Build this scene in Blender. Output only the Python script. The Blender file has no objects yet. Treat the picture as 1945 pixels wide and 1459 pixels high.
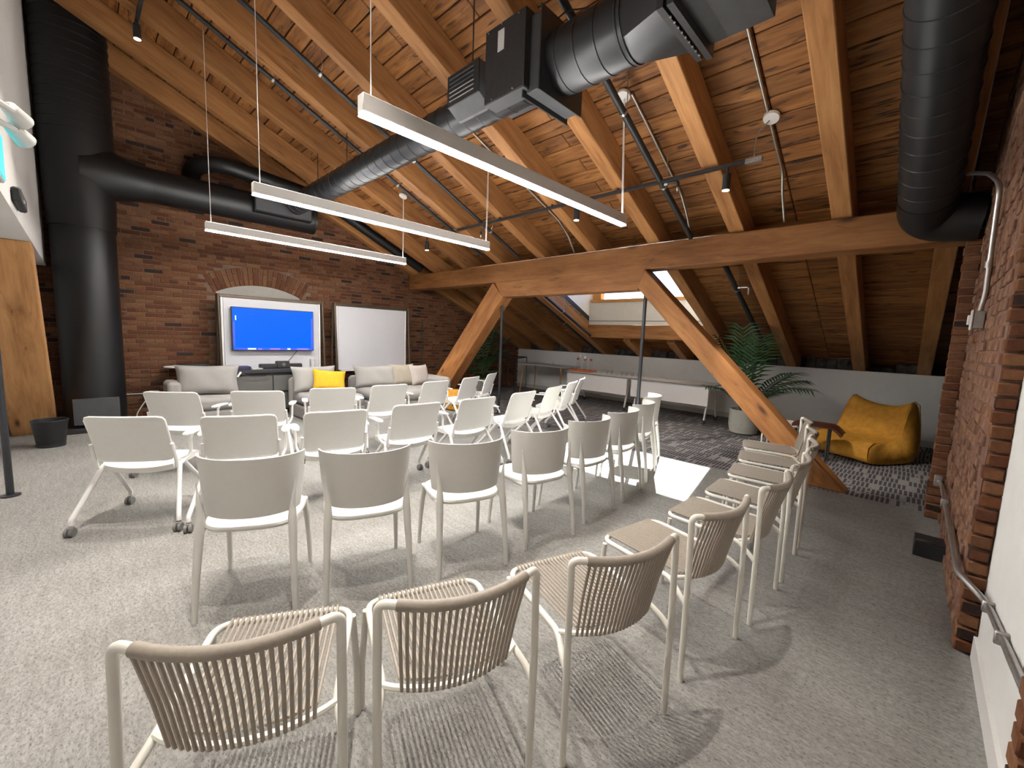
import bpy, math, random
from math import sin, cos, pi, radians, atan2, hypot, sqrt
from mathutils import Vector, Matrix
random.seed(11)
scene = bpy.context.scene
COL = scene.collection

# ------------------------------------------------------------------ camera, world, sun, exposure
HC = 1.45
FPX = 794.0454
yaw, pitch, roll = radians(44.05857), radians(6.48369), radians(2.21084)
def _axes():
    f = Vector((-sin(yaw), cos(yaw), 0)); r = Vector((cos(yaw), sin(yaw), 0)); u = Vector((0, 0, 1))
    f, u = f*cos(pitch) - u*sin(pitch), u*cos(pitch) + f*sin(pitch)
    r, u = r*cos(roll) + u*sin(roll), u*cos(roll) - r*sin(roll)
    return r, u, f
R_, U_, F_ = _axes()
cam = bpy.data.cameras.new('camera')
cam.sensor_fit = 'HORIZONTAL'; cam.sensor_width = 36.0
cam.lens = FPX/1945.0*36.0
cam.clip_start = 0.02; cam.clip_end = 500
camo = bpy.data.objects.new('camera', cam); COL.objects.link(camo)
camo.matrix_world = Matrix(((R_.x, U_.x, -F_.x, 0), (R_.y, U_.y, -F_.y, 0), (R_.z, U_.z, -F_.z, HC), (0, 0, 0, 1)))
scene.camera = camo
scene.view_settings.view_transform = 'Standard'
scene.view_settings.look = 'None'
scene.view_settings.gamma = 1.0
scene.view_settings.use_curve_mapping = False
scene.view_settings.exposure = 0.28

SUN_DIR = Vector((0.61, -1.29, -1.0)).normalized()      # the way the light travels
world = bpy.data.worlds.new('world'); scene.world = world
world.use_nodes = True
wn = world.node_tree.nodes; wl = world.node_tree.links
wn.clear()
wo = wn.new('ShaderNodeOutputWorld'); wb = wn.new('ShaderNodeBackground'); ws = wn.new('ShaderNodeTexSky')
ws.sky_type = 'NISHITA'; ws.sun_disc = False
ws.sun_elevation = math.asin(-SUN_DIR.z)
ws.sun_rotation = atan2(-SUN_DIR.x, -SUN_DIR.y)
ws.dust_density = 0.6
wb.inputs['Strength'].default_value = 0.42
wt_ = wn.new('ShaderNodeMix'); wt_.data_type = 'RGBA'; wt_.blend_type = 'MULTIPLY'; wt_.inputs[0].default_value = 1.0; wt_.inputs[7].default_value = (0.62, 0.87, 1.30, 1)
wl.new(ws.outputs[0], wt_.inputs[6]); wl.new(wt_.outputs[2], wb.inputs['Color']); wl.new(wb.outputs[0], wo.inputs['Surface'])
sl = bpy.data.lights.new('sun', 'SUN'); sl.energy = 90.0; sl.angle = 0.009; sl.color = (1.0, 0.96, 0.9)
so = bpy.data.objects.new('sun', sl); COL.objects.link(so)
so.rotation_euler = SUN_DIR.to_track_quat('-Z', 'Y').to_euler()
so.location = (-6, 14, 9)
PENDANT_EMIT = 148.0
PENDANT_UP = 25.0
SPOT_W = 200.0
TRACK_W = 350.0

# ------------------------------------------------------------------ materials
def srgb(r, g, b):
    f = lambda c: c/12.92 if c <= 0.04045 else ((c+0.055)/1.055)**2.4
    return (f(r/255), f(g/255), f(b/255), 1.0)
class NT:
    def __init__(self, name):
        self.m = bpy.data.materials.new(name); self.m.use_nodes = True
        self.n = self.m.node_tree.nodes; self.l = self.m.node_tree.links
        self.n.clear()
        self.out = self.n.new('ShaderNodeOutputMaterial'); self.b = self.n.new('ShaderNodeBsdfPrincipled')
        self.l.new(self.b.outputs[0], self.out.inputs[0])
    def new(self, t, **kw):
        o = self.n.new(t)
        for k, v in kw.items(): setattr(o, k, v)
        return o
    def put(self, sock, v):
        if hasattr(v, 'is_linked') or hasattr(v, 'links'): self.l.new(v, sock)
        else: sock.default_value = v
    def coord(self, kind='Object'):
        return self.new('ShaderNodeTexCoord').outputs[kind]
    def mapping(self, vec, scale=(1, 1, 1), loc=None):
        o = self.new('ShaderNodeMapping'); self.l.new(vec, o.inputs[0]); o.inputs['Scale'].default_value = scale
        if loc is not None: self.put(o.inputs['Location'], loc)
        return o.outputs[0]
    def noise(self, vec, scale=5, detail=3, rough=0.55, dist=0.0):
        o = self.new('ShaderNodeTexNoise'); self.l.new(vec, o.inputs['Vector'])
        o.inputs['Scale'].default_value = scale; o.inputs['Detail'].default_value = detail
        o.inputs['Roughness'].default_value = rough; o.inputs['Distortion'].default_value = dist
        return o.outputs['Fac']
    def voronoi(self, vec, scale=5, feature='F1'):
        o = self.new('ShaderNodeTexVoronoi'); self.l.new(vec, o.inputs['Vector']); o.inputs['Scale'].default_value = scale
        o.feature = feature
        return o.outputs['Distance']
    def ramp(self, fac, stops, interp='LINEAR'):
        o = self.new('ShaderNodeValToRGB'); self.put(o.inputs[0], fac)
        cr = o.color_ramp; cr.interpolation = interp
        while len(cr.elements) < len(stops): cr.elements.new(0.5)
        for e, (p, c) in zip(cr.elements, stops):
            e.position = p; e.color = c if len(c) == 4 else (*c, 1)
        return o.outputs[0]
    def mix(self, fac, a, b, mode='MIX'):
        o = self.new('ShaderNodeMix', data_type='RGBA', blend_type=mode)
        self.put(o.inputs[0], fac); self.put(o.inputs[6], a); self.put(o.inputs[7], b)
        return o.outputs[2]
    def math(self, op, a, b=0.0, c=0.0):
        o = self.new('ShaderNodeMath', operation=op)
        self.put(o.inputs[0], a); self.put(o.inputs[1], b); self.put(o.inputs[2], c)
        return o.outputs[0]
    def bump(self, h, strength=0.3, dist=0.01):
        o = self.new('ShaderNodeBump'); o.inputs['Strength'].default_value = strength; o.inputs['Distance'].default_value = dist
        self.l.new(h, o.inputs['Height']); self.l.new(o.outputs[0], self.b.inputs['Normal'])
    def objrand(self): return self.new('ShaderNodeObjectInfo').outputs['Random']
    def set(self, color=None, rough=None, metal=None, spec=None):
        if color is not None: self.put(self.b.inputs['Base Color'], color)
        if rough is not None: self.put(self.b.inputs['Roughness'], rough)
        if metal is not None: self.put(self.b.inputs['Metallic'], metal)
        if spec is not None: self.put(self.b.inputs['Specular IOR Level'], spec)
        return self.m
def plain(name, c, rough=0.5, metal=0.0, var=0.05, scale=60.0, bump=0.0, bscale=300.0, spec=0.5):
    t = NT(name); co = t.coord()
    k = t.noise(co, scale, 2)
    c = c if len(c) == 4 else (*c, 1)
    d = tuple(max(0, x*(1-var)) for x in c[:3]) + (1,); e = tuple(min(1, x*(1+var)) for x in c[:3]) + (1,)
    col = t.ramp(k, [(0.3, d), (0.7, e)])
    if bump: t.bump(t.noise(co, bscale, 2), bump, 0.003)
    return t.set(col, rough, metal, spec)
def wood(name, cols, streak=0.5, knots=True, gr=12.0, rough=0.62, offs=True, dark=(0.045, 0.018, 0.008, 1), stg=(0.60, 0.72), gate=(0.45, 0.6)):
    t = NT(name); co = t.coord()
    if offs:
        r = t.objrand()
        v = t.new('ShaderNodeCombineXYZ'); t.l.new(t.math('MULTIPLY', r, 37.0), v.inputs[0]); t.l.new(t.math('MULTIPLY', r, 91.0), v.inputs[1])
        t.l.new(t.math('MULTIPLY', r, 53.0), v.inputs[2])
        off = v.outputs[0]
    else: off = (3.0, 1.0, 2.0)
    warp = t.mapping(co, (1, 1, 1), off)
    g = t.noise(t.mapping(warp, (0.9, gr, gr)), 1.6, 6, 0.6, 0.6)
    col = t.ramp(g, [(0.28, cols[0]), (0.5, cols[1]), (0.74, cols[2])])
    fine = t.noise(t.mapping(warp, (3, gr*7, gr*7)), 1.0, 3)
    col = t.mix(0.35, col, t.ramp(fine, [(0.3, (0.55, 0.5, 0.45, 1)), (0.6, (1, 1, 1, 1))]), 'MULTIPLY')
    blot = t.noise(t.mapping(warp, (0.8, 3.0, 3.0)), 1.0, 3)
    col = t.mix(0.45, col, t.ramp(blot, [(0.3, (0.5, 0.42, 0.36, 1)), (0.62, (1.1, 1.08, 1.05, 1))]), 'MULTIPLY')
    if streak > 0:
        s = t.noise(t.mapping(warp, (1.6, gr*1.3, gr*1.3)), 1.3, 4, 0.62, 1.2)
        m = t.ramp(s, [(stg[0], (0, 0, 0, 1)), (stg[1], (streak, streak, streak, 1))])
        gate_ = t.ramp(t.noise(t.mapping(warp, (0.7, 2.2, 2.2)), 1.0, 2), [(gate[0], (0, 0, 0, 1)), (gate[1], (1, 1, 1, 1))])
        col = t.mix(t.mix(1.0, m, gate_, 'MULTIPLY'), col, dark)
    if knots == 'board':
        fl = t.mapping(warp, (1, 1, 0))
        for (sc, r0, r1, kk) in (((2.1, 6.5, 1), 0.10, 0.20, 0.95), ((3.1, 16.0, 1), 0.13, 0.24, 0.85)):
            wv = t.new('ShaderNodeVectorMath', operation='ADD'); nz = t.new('ShaderNodeTexNoise'); t.l.new(t.mapping(fl, (6, 14, 1)), nz.inputs['Vector']); nz.inputs['Scale'].default_value = 1.0
            sv = t.new('ShaderNodeVectorMath', operation='SCALE'); t.l.new(nz.outputs['Color'], sv.inputs[0]); sv.inputs['Scale'].default_value = 0.35
            t.l.new(t.mapping(fl, sc), wv.inputs[0]); t.l.new(sv.outputs[0], wv.inputs[1])
            k = t.voronoi(wv.outputs[0], 1.0)
            gk = t.ramp(t.noise(t.mapping(fl, (1.1, 2.6, 1)), 1.0, 2), [(0.44, (0, 0, 0, 1)), (0.52, (1, 1, 1, 1))])
            kc = t.ramp(k, [(r0, (kk, kk, kk, 1)), (r1, (0, 0, 0, 1))])
            col = t.mix(t.mix(1.0, kc, gk, 'MULTIPLY'), col, (0.032, 0.013, 0.006, 1))
    if knots is True:
        k = t.voronoi(t.mapping(warp, (1.3, 4.2, 4.2)), 1.0)
        kc = t.ramp(k, [(0.05, (1, 1, 1, 1)), (0.12, (0.25, 0.25, 0.25, 1)), (0.17, (0, 0, 0, 1))])
        col = t.mix(kc, col, (0.085, 0.032, 0.012, 1))
    if offs:
        col = t.mix(1.0, col, t.ramp(t.objrand(), [(0.0, (0.80, 0.78, 0.75, 1)), (1.0, (1.12, 1.1, 1.06, 1))]), 'MULTIPLY')
    t.bump(t.math('ADD', t.math('MULTIPLY', g, 0.6), t.math('MULTIPLY', fine, 0.4)), 0.35, 0.006)
    return t.set(col, rough, 0, 0.35)
def emit(name, c, s):
    t = NT(name); co = t.coord()
    col = t.ramp(t.noise(co, 4, 1), [(0, tuple(x*0.98 for x in c[:3]) + (1,)), (1, c)])
    t.set(col, 0.5)
    t.put(t.b.inputs['Emission Color'], c); t.b.inputs['Emission Strength'].default_value = s
    return t.m
def brickmat(name, pale=0.0, k=0.66):
    t = NT(name); co = t.coord('Object')
    ri = t.new('ShaderNodeNewGeometry').outputs['Random Per Island']
    r = t.math('FRACT', t.math('ADD', t.objrand(), ri))
    stops = [(0.0, (0.215, 0.083, 0.045)), (0.17, (0.27, 0.112, 0.062)), (0.34, (0.18, 0.064, 0.036)), (0.50, (0.30, 0.135, 0.078)),
             (0.66, (0.23, 0.10, 0.06)), (0.80, (0.155, 0.055, 0.035)), (0.90, (0.25, 0.085, 0.045)), (0.945, (0.055, 0.032, 0.033))]
    stops = [(p, (c[0]*k, c[1]*k*1.08, c[2]*k*0.94)) for p, c in stops]
    col = t.ramp(r, stops, 'CONSTANT')
    n = t.noise(t.coord('Object'), 24, 4)
    col = t.mix(0.6, col, t.ramp(n, [(0.25, (0.6, 0.58, 0.56, 1)), (0.7, (1.2, 1.15, 1.1, 1))]), 'MULTIPLY')
    if pale:
        pn = t.noise(co, 7, 5, 0.65)
        col = t.mix(t.ramp(pn, [(0.38, (0, 0, 0, 1)), (0.62, (pale, pale, pale, 1))]), col, (0.25, 0.15, 0.105, 1))
    t.bump(t.noise(co, 45, 5, 0.65), 0.6, 0.006)
    return t.set(col, 0.92, 0, 0.2)
M = {}
M['wood_board'] = wood('board_wood', [(0.13, 0.048, 0.014, 1), (0.295, 0.127, 0.038, 1), (0.42, 0.202, 0.066, 1)], 0.95, 'board', 9.0, stg=(0.555, 0.67), gate=(0.40, 0.54))
M['wood_rafter'] = wood('rafter_wood', [(0.27, 0.118, 0.040, 1), (0.41, 0.195, 0.070, 1), (0.50, 0.265, 0.108, 1)], 0.5, False, 8.0)
M['wood_beam'] = wood('beam_wood', [(0.24, 0.098, 0.032, 1), (0.37, 0.162, 0.052, 1), (0.46, 0.222, 0.080, 1)], 0.6, True, 5.0)
M['wood_post'] = wood('weathered_post_wood', [(0.30, 0.14, 0.055, 1), (0.50, 0.265, 0.11, 1), (0.60, 0.345, 0.155, 1)], 0.8, True, 6.0)
M['wood_frame'] = wood('window_frame_wood', [(0.50, 0.24, 0.07, 1), (0.62, 0.33, 0.11, 1), (0.70, 0.4, 0.16, 1)], 0.0, False, 10.0)
M['wood_leg'] = wood('pale_leg_wood', [(0.40, 0.22, 0.08, 1), (0.50, 0.29, 0.11, 1), (0.56, 0.34, 0.14, 1)], 0.0, False, 16.0)
M['wood_dark'] = wood('dark_red_wood', [(0.04, 0.012, 0.008, 1), (0.08, 0.024, 0.014, 1), (0.12, 0.042, 0.022, 1)], 0.3, False, 9.0, 0.4)
M['cap_red'] = plain('red_cap', (0.36, 0.055, 0.035), 0.45)
M['wood_tray'] = plain('terracotta_tray', (0.50, 0.14, 0.055), 0.5)
M['brick'] = brickmat('red_brick'); M['brick_pale'] = brickmat('worn_red_brick', 0.8, 0.60)
t = NT('mortar'); co = t.coord(); M['mortar'] = (t.bump(t.noise(co, 60, 4), 0.5, 0.006),
    t.set(t.ramp(t.noise(co, 9, 5), [(0.3, (0.13, 0.085, 0.062, 1)), (0.7, (0.21, 0.15, 0.115, 1))]), 0.95, 0, 0.2))[1]
t = NT('worn_mortar'); co = t.coord(); M['mortar_worn'] = (t.bump(t.noise(co, 26, 6, 0.7), 0.9, 0.02),
    t.set(t.ramp(t.noise(co, 9, 6, 0.7), [(0.3, (0.14, 0.068, 0.047, 1)), (0.55, (0.21, 0.12, 0.088, 1)), (0.75, (0.28, 0.185, 0.14, 1))]), 0.95, 0, 0.2))[1]
M['white_wall'] = plain('white_wall_paint', (0.70, 0.69, 0.665), 0.85, 0, 0.02, 8, 0.08, 180)
M['grey_panel'] = plain('grey_niche_paint', (0.36, 0.34, 0.31), 0.85, 0, 0.04, 8)
M['dormer'] = plain('dormer_white_paint', (0.78, 0.77, 0.73), 0.85, 0, 0.02, 8)
M['rubble'] = plain('dark_rubble', (0.07, 0.062, 0.055), 0.95, 0, 0.5, 9, 0.8, 20)
M['plastic'] = plain('warm_white_plastic', (0.64, 0.628, 0.592), 0.42, 0, 0.012, 30, 0.03, 700)
M['plastic_w'] = plain('white_chair_plastic', (0.72, 0.71, 0.68), 0.45, 0, 0.012, 30, 0.05, 600)
M['frame_w'] = plain('white_frame_enamel', (0.80, 0.79, 0.77), 0.35, 0, 0.01)
M['cream'] = plain('cream_enamel', (0.70, 0.675, 0.61), 0.38, 0, 0.015)
M['cord'] = plain('taupe_cord', (0.30, 0.257, 0.212), 0.6, 0, 0.08, 90, 0.15, 400)
M['castor'] = plain('grey_castor_rubber', (0.16, 0.155, 0.15), 0.55)
M['black'] = plain('black_paint', (0.022, 0.022, 0.023), 0.42, 0, 0.2, 30)
M['black_matt'] = plain('matt_black', (0.018, 0.018, 0.019), 0.6, 0, 0.2, 30)
M['duct'] = plain('black_duct_paint', (0.026, 0.028, 0.031), 0.36, 0.3, 0.1, 6, 0.04, 120)
M['duct_dark'] = plain('flat_black_duct_paint', (0.006, 0.006, 0.0065), 0.45, 0.0, 0.12, 6, 0.04, 120)
M['duct_face'] = plain('grey_black_sheet', (0.065, 0.067, 0.072), 0.45, 0.2, 0.08, 10)
M['steel'] = plain('galvanised_steel', (0.50, 0.49, 0.47), 0.32, 0.9, 0.08, 40)
M['dull_steel'] = plain('dull_steel', (0.36, 0.34, 0.32), 0.5, 0.8, 0.1, 40)
M['pole'] = plain('dark_steel_pole', (0.035, 0.037, 0.042), 0.38, 0.4, 0.1, 20)
M['bronze'] = plain('bronze_tube', (0.085, 0.062, 0.043), 0.4, 0.6, 0.08, 20)
M['copper'] = plain('orange_fitting', (0.62, 0.16, 0.05), 0.45)
M['white_metal'] = plain('white_metal', (0.74, 0.72, 0.69), 0.4, 0, 0.01)
M['light_body'] = plain('pendant_housing_paint', (0.66, 0.64, 0.61), 0.5, 0, 0.012)
M['wb'] = plain('whiteboard_surface', (0.52, 0.52, 0.545), 0.22, 0, 0.01, 5)
M['sofa'] = plain('grey_sofa_fabric', (0.30, 0.286, 0.272), 0.9, 0, 0.07, 160, 0.4, 500, 0.2)
M['sofa_c'] = plain('beige_cushion_fabric', (0.31, 0.275, 0.225), 0.9, 0, 0.07, 160, 0.4, 500, 0.2)
M['sofa_p'] = plain('pale_cushion_fabric', (0.40, 0.365, 0.34), 0.9, 0, 0.06, 160, 0.4, 500, 0.2)
M['yellow'] = plain('yellow_velvet', (0.55, 0.33, 0.018), 0.8, 0, 0.08, 40, 0.3, 300, 0.3)
M['mustard'] = plain('mustard_velvet', (0.50, 0.235, 0.028), 0.75, 0, 0.16, 14, 0.3, 300, 0.3)
M['pot'] = plain('pale_concrete_pot', (0.42, 0.41, 0.36), 0.8, 0, 0.06, 30, 0.2, 200)
M['soil'] = plain('soil', (0.04, 0.028, 0.018), 0.95, 0, 0.4, 60, 0.5, 60)
M['leaf'] = plain('palm_leaf', (0.036, 0.092, 0.032), 0.45, 0, 0.25, 12)
M['stem'] = plain('palm_stem', (0.12, 0.16, 0.05), 0.5, 0, 0.15, 12)
M['cabinet'] = plain('grey_cabinet', (0.105, 0.102, 0.096), 0.45, 0, 0.06, 10)
M['table_top'] = plain('white_laminate', (0.74, 0.70, 0.68), 0.4, 0, 0.01, 20)
M['table_edge'] = plain('grey_edge_band', (0.22, 0.20, 0.20), 0.5)
M['grey_top'] = plain('grey_laminate', (0.44, 0.42, 0.39), 0.4, 0, 0.02, 20)
M['paper'] = plain('paper_label', (0.55, 0.55, 0.55), 0.7, 0, 0.2, 200)
M['pcase'] = plain('white_fitting_plastic', (0.62, 0.61, 0.59), 0.45, 0, 0.01)
M['base'] = plain('grey_baseboard', (0.45, 0.42, 0.38), 0.7)
M['blue_box'] = plain('dark_blue_case', (0.015, 0.015, 0.06), 0.5)
M['bulb'] = emit('spot_bulb', (1, 0.95, 0.88, 1), 14.0)
M['diffuser'] = emit('pendant_diffuser', (1.0, 0.975, 0.94, 1), PENDANT_EMIT)
M['uplight'] = emit('pendant_uplight', (1.0, 0.965, 0.92, 1), PENDANT_UP)
M['exit'] = emit('exit_sign_face', (0.02, 0.55, 0.62, 1), 0.9)
M['exit_white'] = emit('exit_sign_mark', (0.75, 0.95, 0.95, 1), 0.9)

def carpet():
    t = NT('grey_loop_carpet'); co = t.coord()
    big = t.noise(co, 1.1, 5, 0.6)
    mid = t.noise(t.mapping(co, (38, 75, 1)), 1.0, 5, 0.7)
    cell = t.voronoi(t.mapping(co, (95, 150, 1)), 1.0)
    fl = t.noise(t.mapping(co, (70, 120, 1)), 1.0, 2)
    c = t.ramp(mid, [(0.30, (0.185, 0.180, 0.170, 1)), (0.5, (0.270, 0.263, 0.249, 1)), (0.70, (0.345, 0.336, 0.318, 1))])
    c = t.mix(0.5, c, t.ramp(big, [(0.35, (0.80, 0.79, 0.78, 1)), (0.65, (1.08, 1.07, 1.07, 1))]), 'MULTIPLY')
    st = t.noise(t.mapping(co, (5, 26, 1)), 1.0, 4, 0.65)
    c = t.mix(0.6, c, t.ramp(st, [(0.34, (0.80, 0.79, 0.78, 1)), (0.62, (1.06, 1.06, 1.05, 1))]), 'MULTIPLY')
    c = t.mix(t.ramp(fl, [(0.57, (0, 0, 0, 1)), (0.68, (0.62, 0.62, 0.62, 1))]), c, (0.075, 0.070, 0.065, 1))
    t.bump(t.math('SUBTRACT', 1.0, cell), 0.5, 0.004)
    return t.set(c, 0.95, 0, 0.1)
M['carpet'] = carpet()
def rug():
    t = NT('dark_dashed_carpet'); co = t.coord()
    sep = t.new('ShaderNodeSeparateXYZ'); t.l.new(co, sep.inputs[0])
    x, y = sep.outputs[0], sep.outputs[1]
    wob = t.noise(t.mapping(co, (9, 9, 1)), 1.0, 2)
    row = t.math('FLOOR', t.math('DIVIDE', y, 0.23))
    rr = t.new('ShaderNodeTexWhiteNoise', noise_dimensions='1D'); t.l.new(row, rr.inputs['W'])
    xs = t.math('ADD', t.math('DIVIDE', x, 0.038), t.math('MULTIPLY', rr.outputs[0], 7.0))
    cellx = t.math('FLOOR', xs)
    cv = t.new('ShaderNodeCombineXYZ'); t.l.new(cellx, cv.inputs[0]); t.l.new(row, cv.inputs[1])
    wn_ = t.new('ShaderNodeTexWhiteNoise', noise_dimensions='2D'); t.l.new(cv.outputs[0], wn_.inputs['Vector'])
    fx = t.math('FRACT', xs); fy = t.math('FRACT', t.math('DIVIDE', y, 0.23))
    rib = t.math('SINE', t.math('MULTIPLY', y, 6.2832/0.024))
    gx = t.math('MULTIPLY', t.math('GREATER_THAN', fx, 0.36), t.math('LESS_THAN', fy, 0.88))
    on = t.math('MULTIPLY', gx, t.math('GREATER_THAN', t.math('ADD', wn_.outputs[0], t.math('MULTIPLY', wob, 0.5)), 0.42))
    on = t.math('MULTIPLY', on, t.math('ADD', 0.86, t.math('MULTIPLY', rib, 0.14)))
    fleck = t.noise(t.mapping(co, (130, 60, 1)), 1.0, 3)
    light = t.ramp(fleck, [(0.35, (0.16, 0.15, 0.15, 1)), (0.65, (0.36, 0.34, 0.325, 1))])
    dark = t.ramp(fleck, [(0.35, (0.016, 0.016, 0.024, 1)), (0.7, (0.075, 0.07, 0.078, 1))])
    c = t.mix(on, light, dark)
    t.bump(fleck, 0.4, 0.004)
    return t.set(c, 0.95, 0, 0.1)
M['rug'] = rug()
def glassmat(name, tint, fac):
    t = NT(name); co = t.coord()
    tr = t.new('ShaderNodeBsdfTransparent'); gl = t.new('ShaderNodeBsdfGlossy'); mx = t.new('ShaderNodeMixShader')
    gl.inputs['Roughness'].default_value = 0.03
    t.l.new(t.ramp(t.noise(co, 3, 1), [(0, tint), (1, tuple(min(1, v*1.02) for v in tint[:3]) + (1,))]), tr.inputs[0])
    lw = t.new('ShaderNodeLayerWeight'); lw.inputs[0].default_value = 0.35
    t.l.new(t.math('ADD', t.math('MULTIPLY', lw.outputs['Facing'], fac), 0.03), mx.inputs[0])
    t.l.new(tr.outputs[0], mx.inputs[1]); t.l.new(gl.outputs[0], mx.inputs[2])
    t.l.new(mx.outputs[0], t.out.inputs[0])
    return t.m
M['pane'] = glassmat('window_glass', (0.93, 0.96, 0.97, 1), 0.12)
M['glass'] = glassmat('table_glass', (0.97, 0.975, 0.975, 1), 0.14)
def screen():
    t = NT('screen_blue'); co = t.coord()
    sep = t.new('ShaderNodeSeparateXYZ'); t.l.new(co, sep.inputs[0])
    c = t.ramp(t.noise(co, 2, 1), [(0, (0.0, 0.122, 1.0, 1)), (1, (0.0, 0.13, 1.0, 1))])
    t.set((0, 0.001, 0.004, 1), 0.5, 0, 0.1); t.put(t.b.inputs['Emission Color'], c); t.b.inputs['Emission Strength'].default_value = 1.0
    return t.m
M['screen'] = screen()
M['screen_edge'] = emit('screen_dim_edge', (0.02, 0.06, 0.62, 1), 0.6)
M['screen_mark'] = emit('screen_pale_mark', (0.45, 0.62, 1.0, 1), 0.9)
M['screen_violet'] = emit('screen_violet_mark', (0.16, 0.12, 0.62, 1), 0.8)
def meshmat():
    t = NT('black_wire_mesh'); co = t.coord()
    tr = t.new('ShaderNodeBsdfTransparent'); mx = t.new('ShaderNodeMixShader')
    w = t.new('ShaderNodeTexBrick'); t.l.new(t.mapping(co, (1, 1, 1)), w.inputs[0])
    t.set((0.012, 0.012, 0.012, 1), 0.5)
    n = t.noise(co, 400, 1)
    t.l.new(t.ramp(n, [(0.30, (0, 0, 0, 1)), (0.32, (1, 1, 1, 1))]), mx.inputs[0])
    t.l.new(tr.outputs[0], mx.inputs[1]); t.l.new(t.b.outputs[0], mx.inputs[2]); t.l.new(mx.outputs[0], t.out.inputs[0])
    return t.m
M['mesh'] = meshmat()

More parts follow.
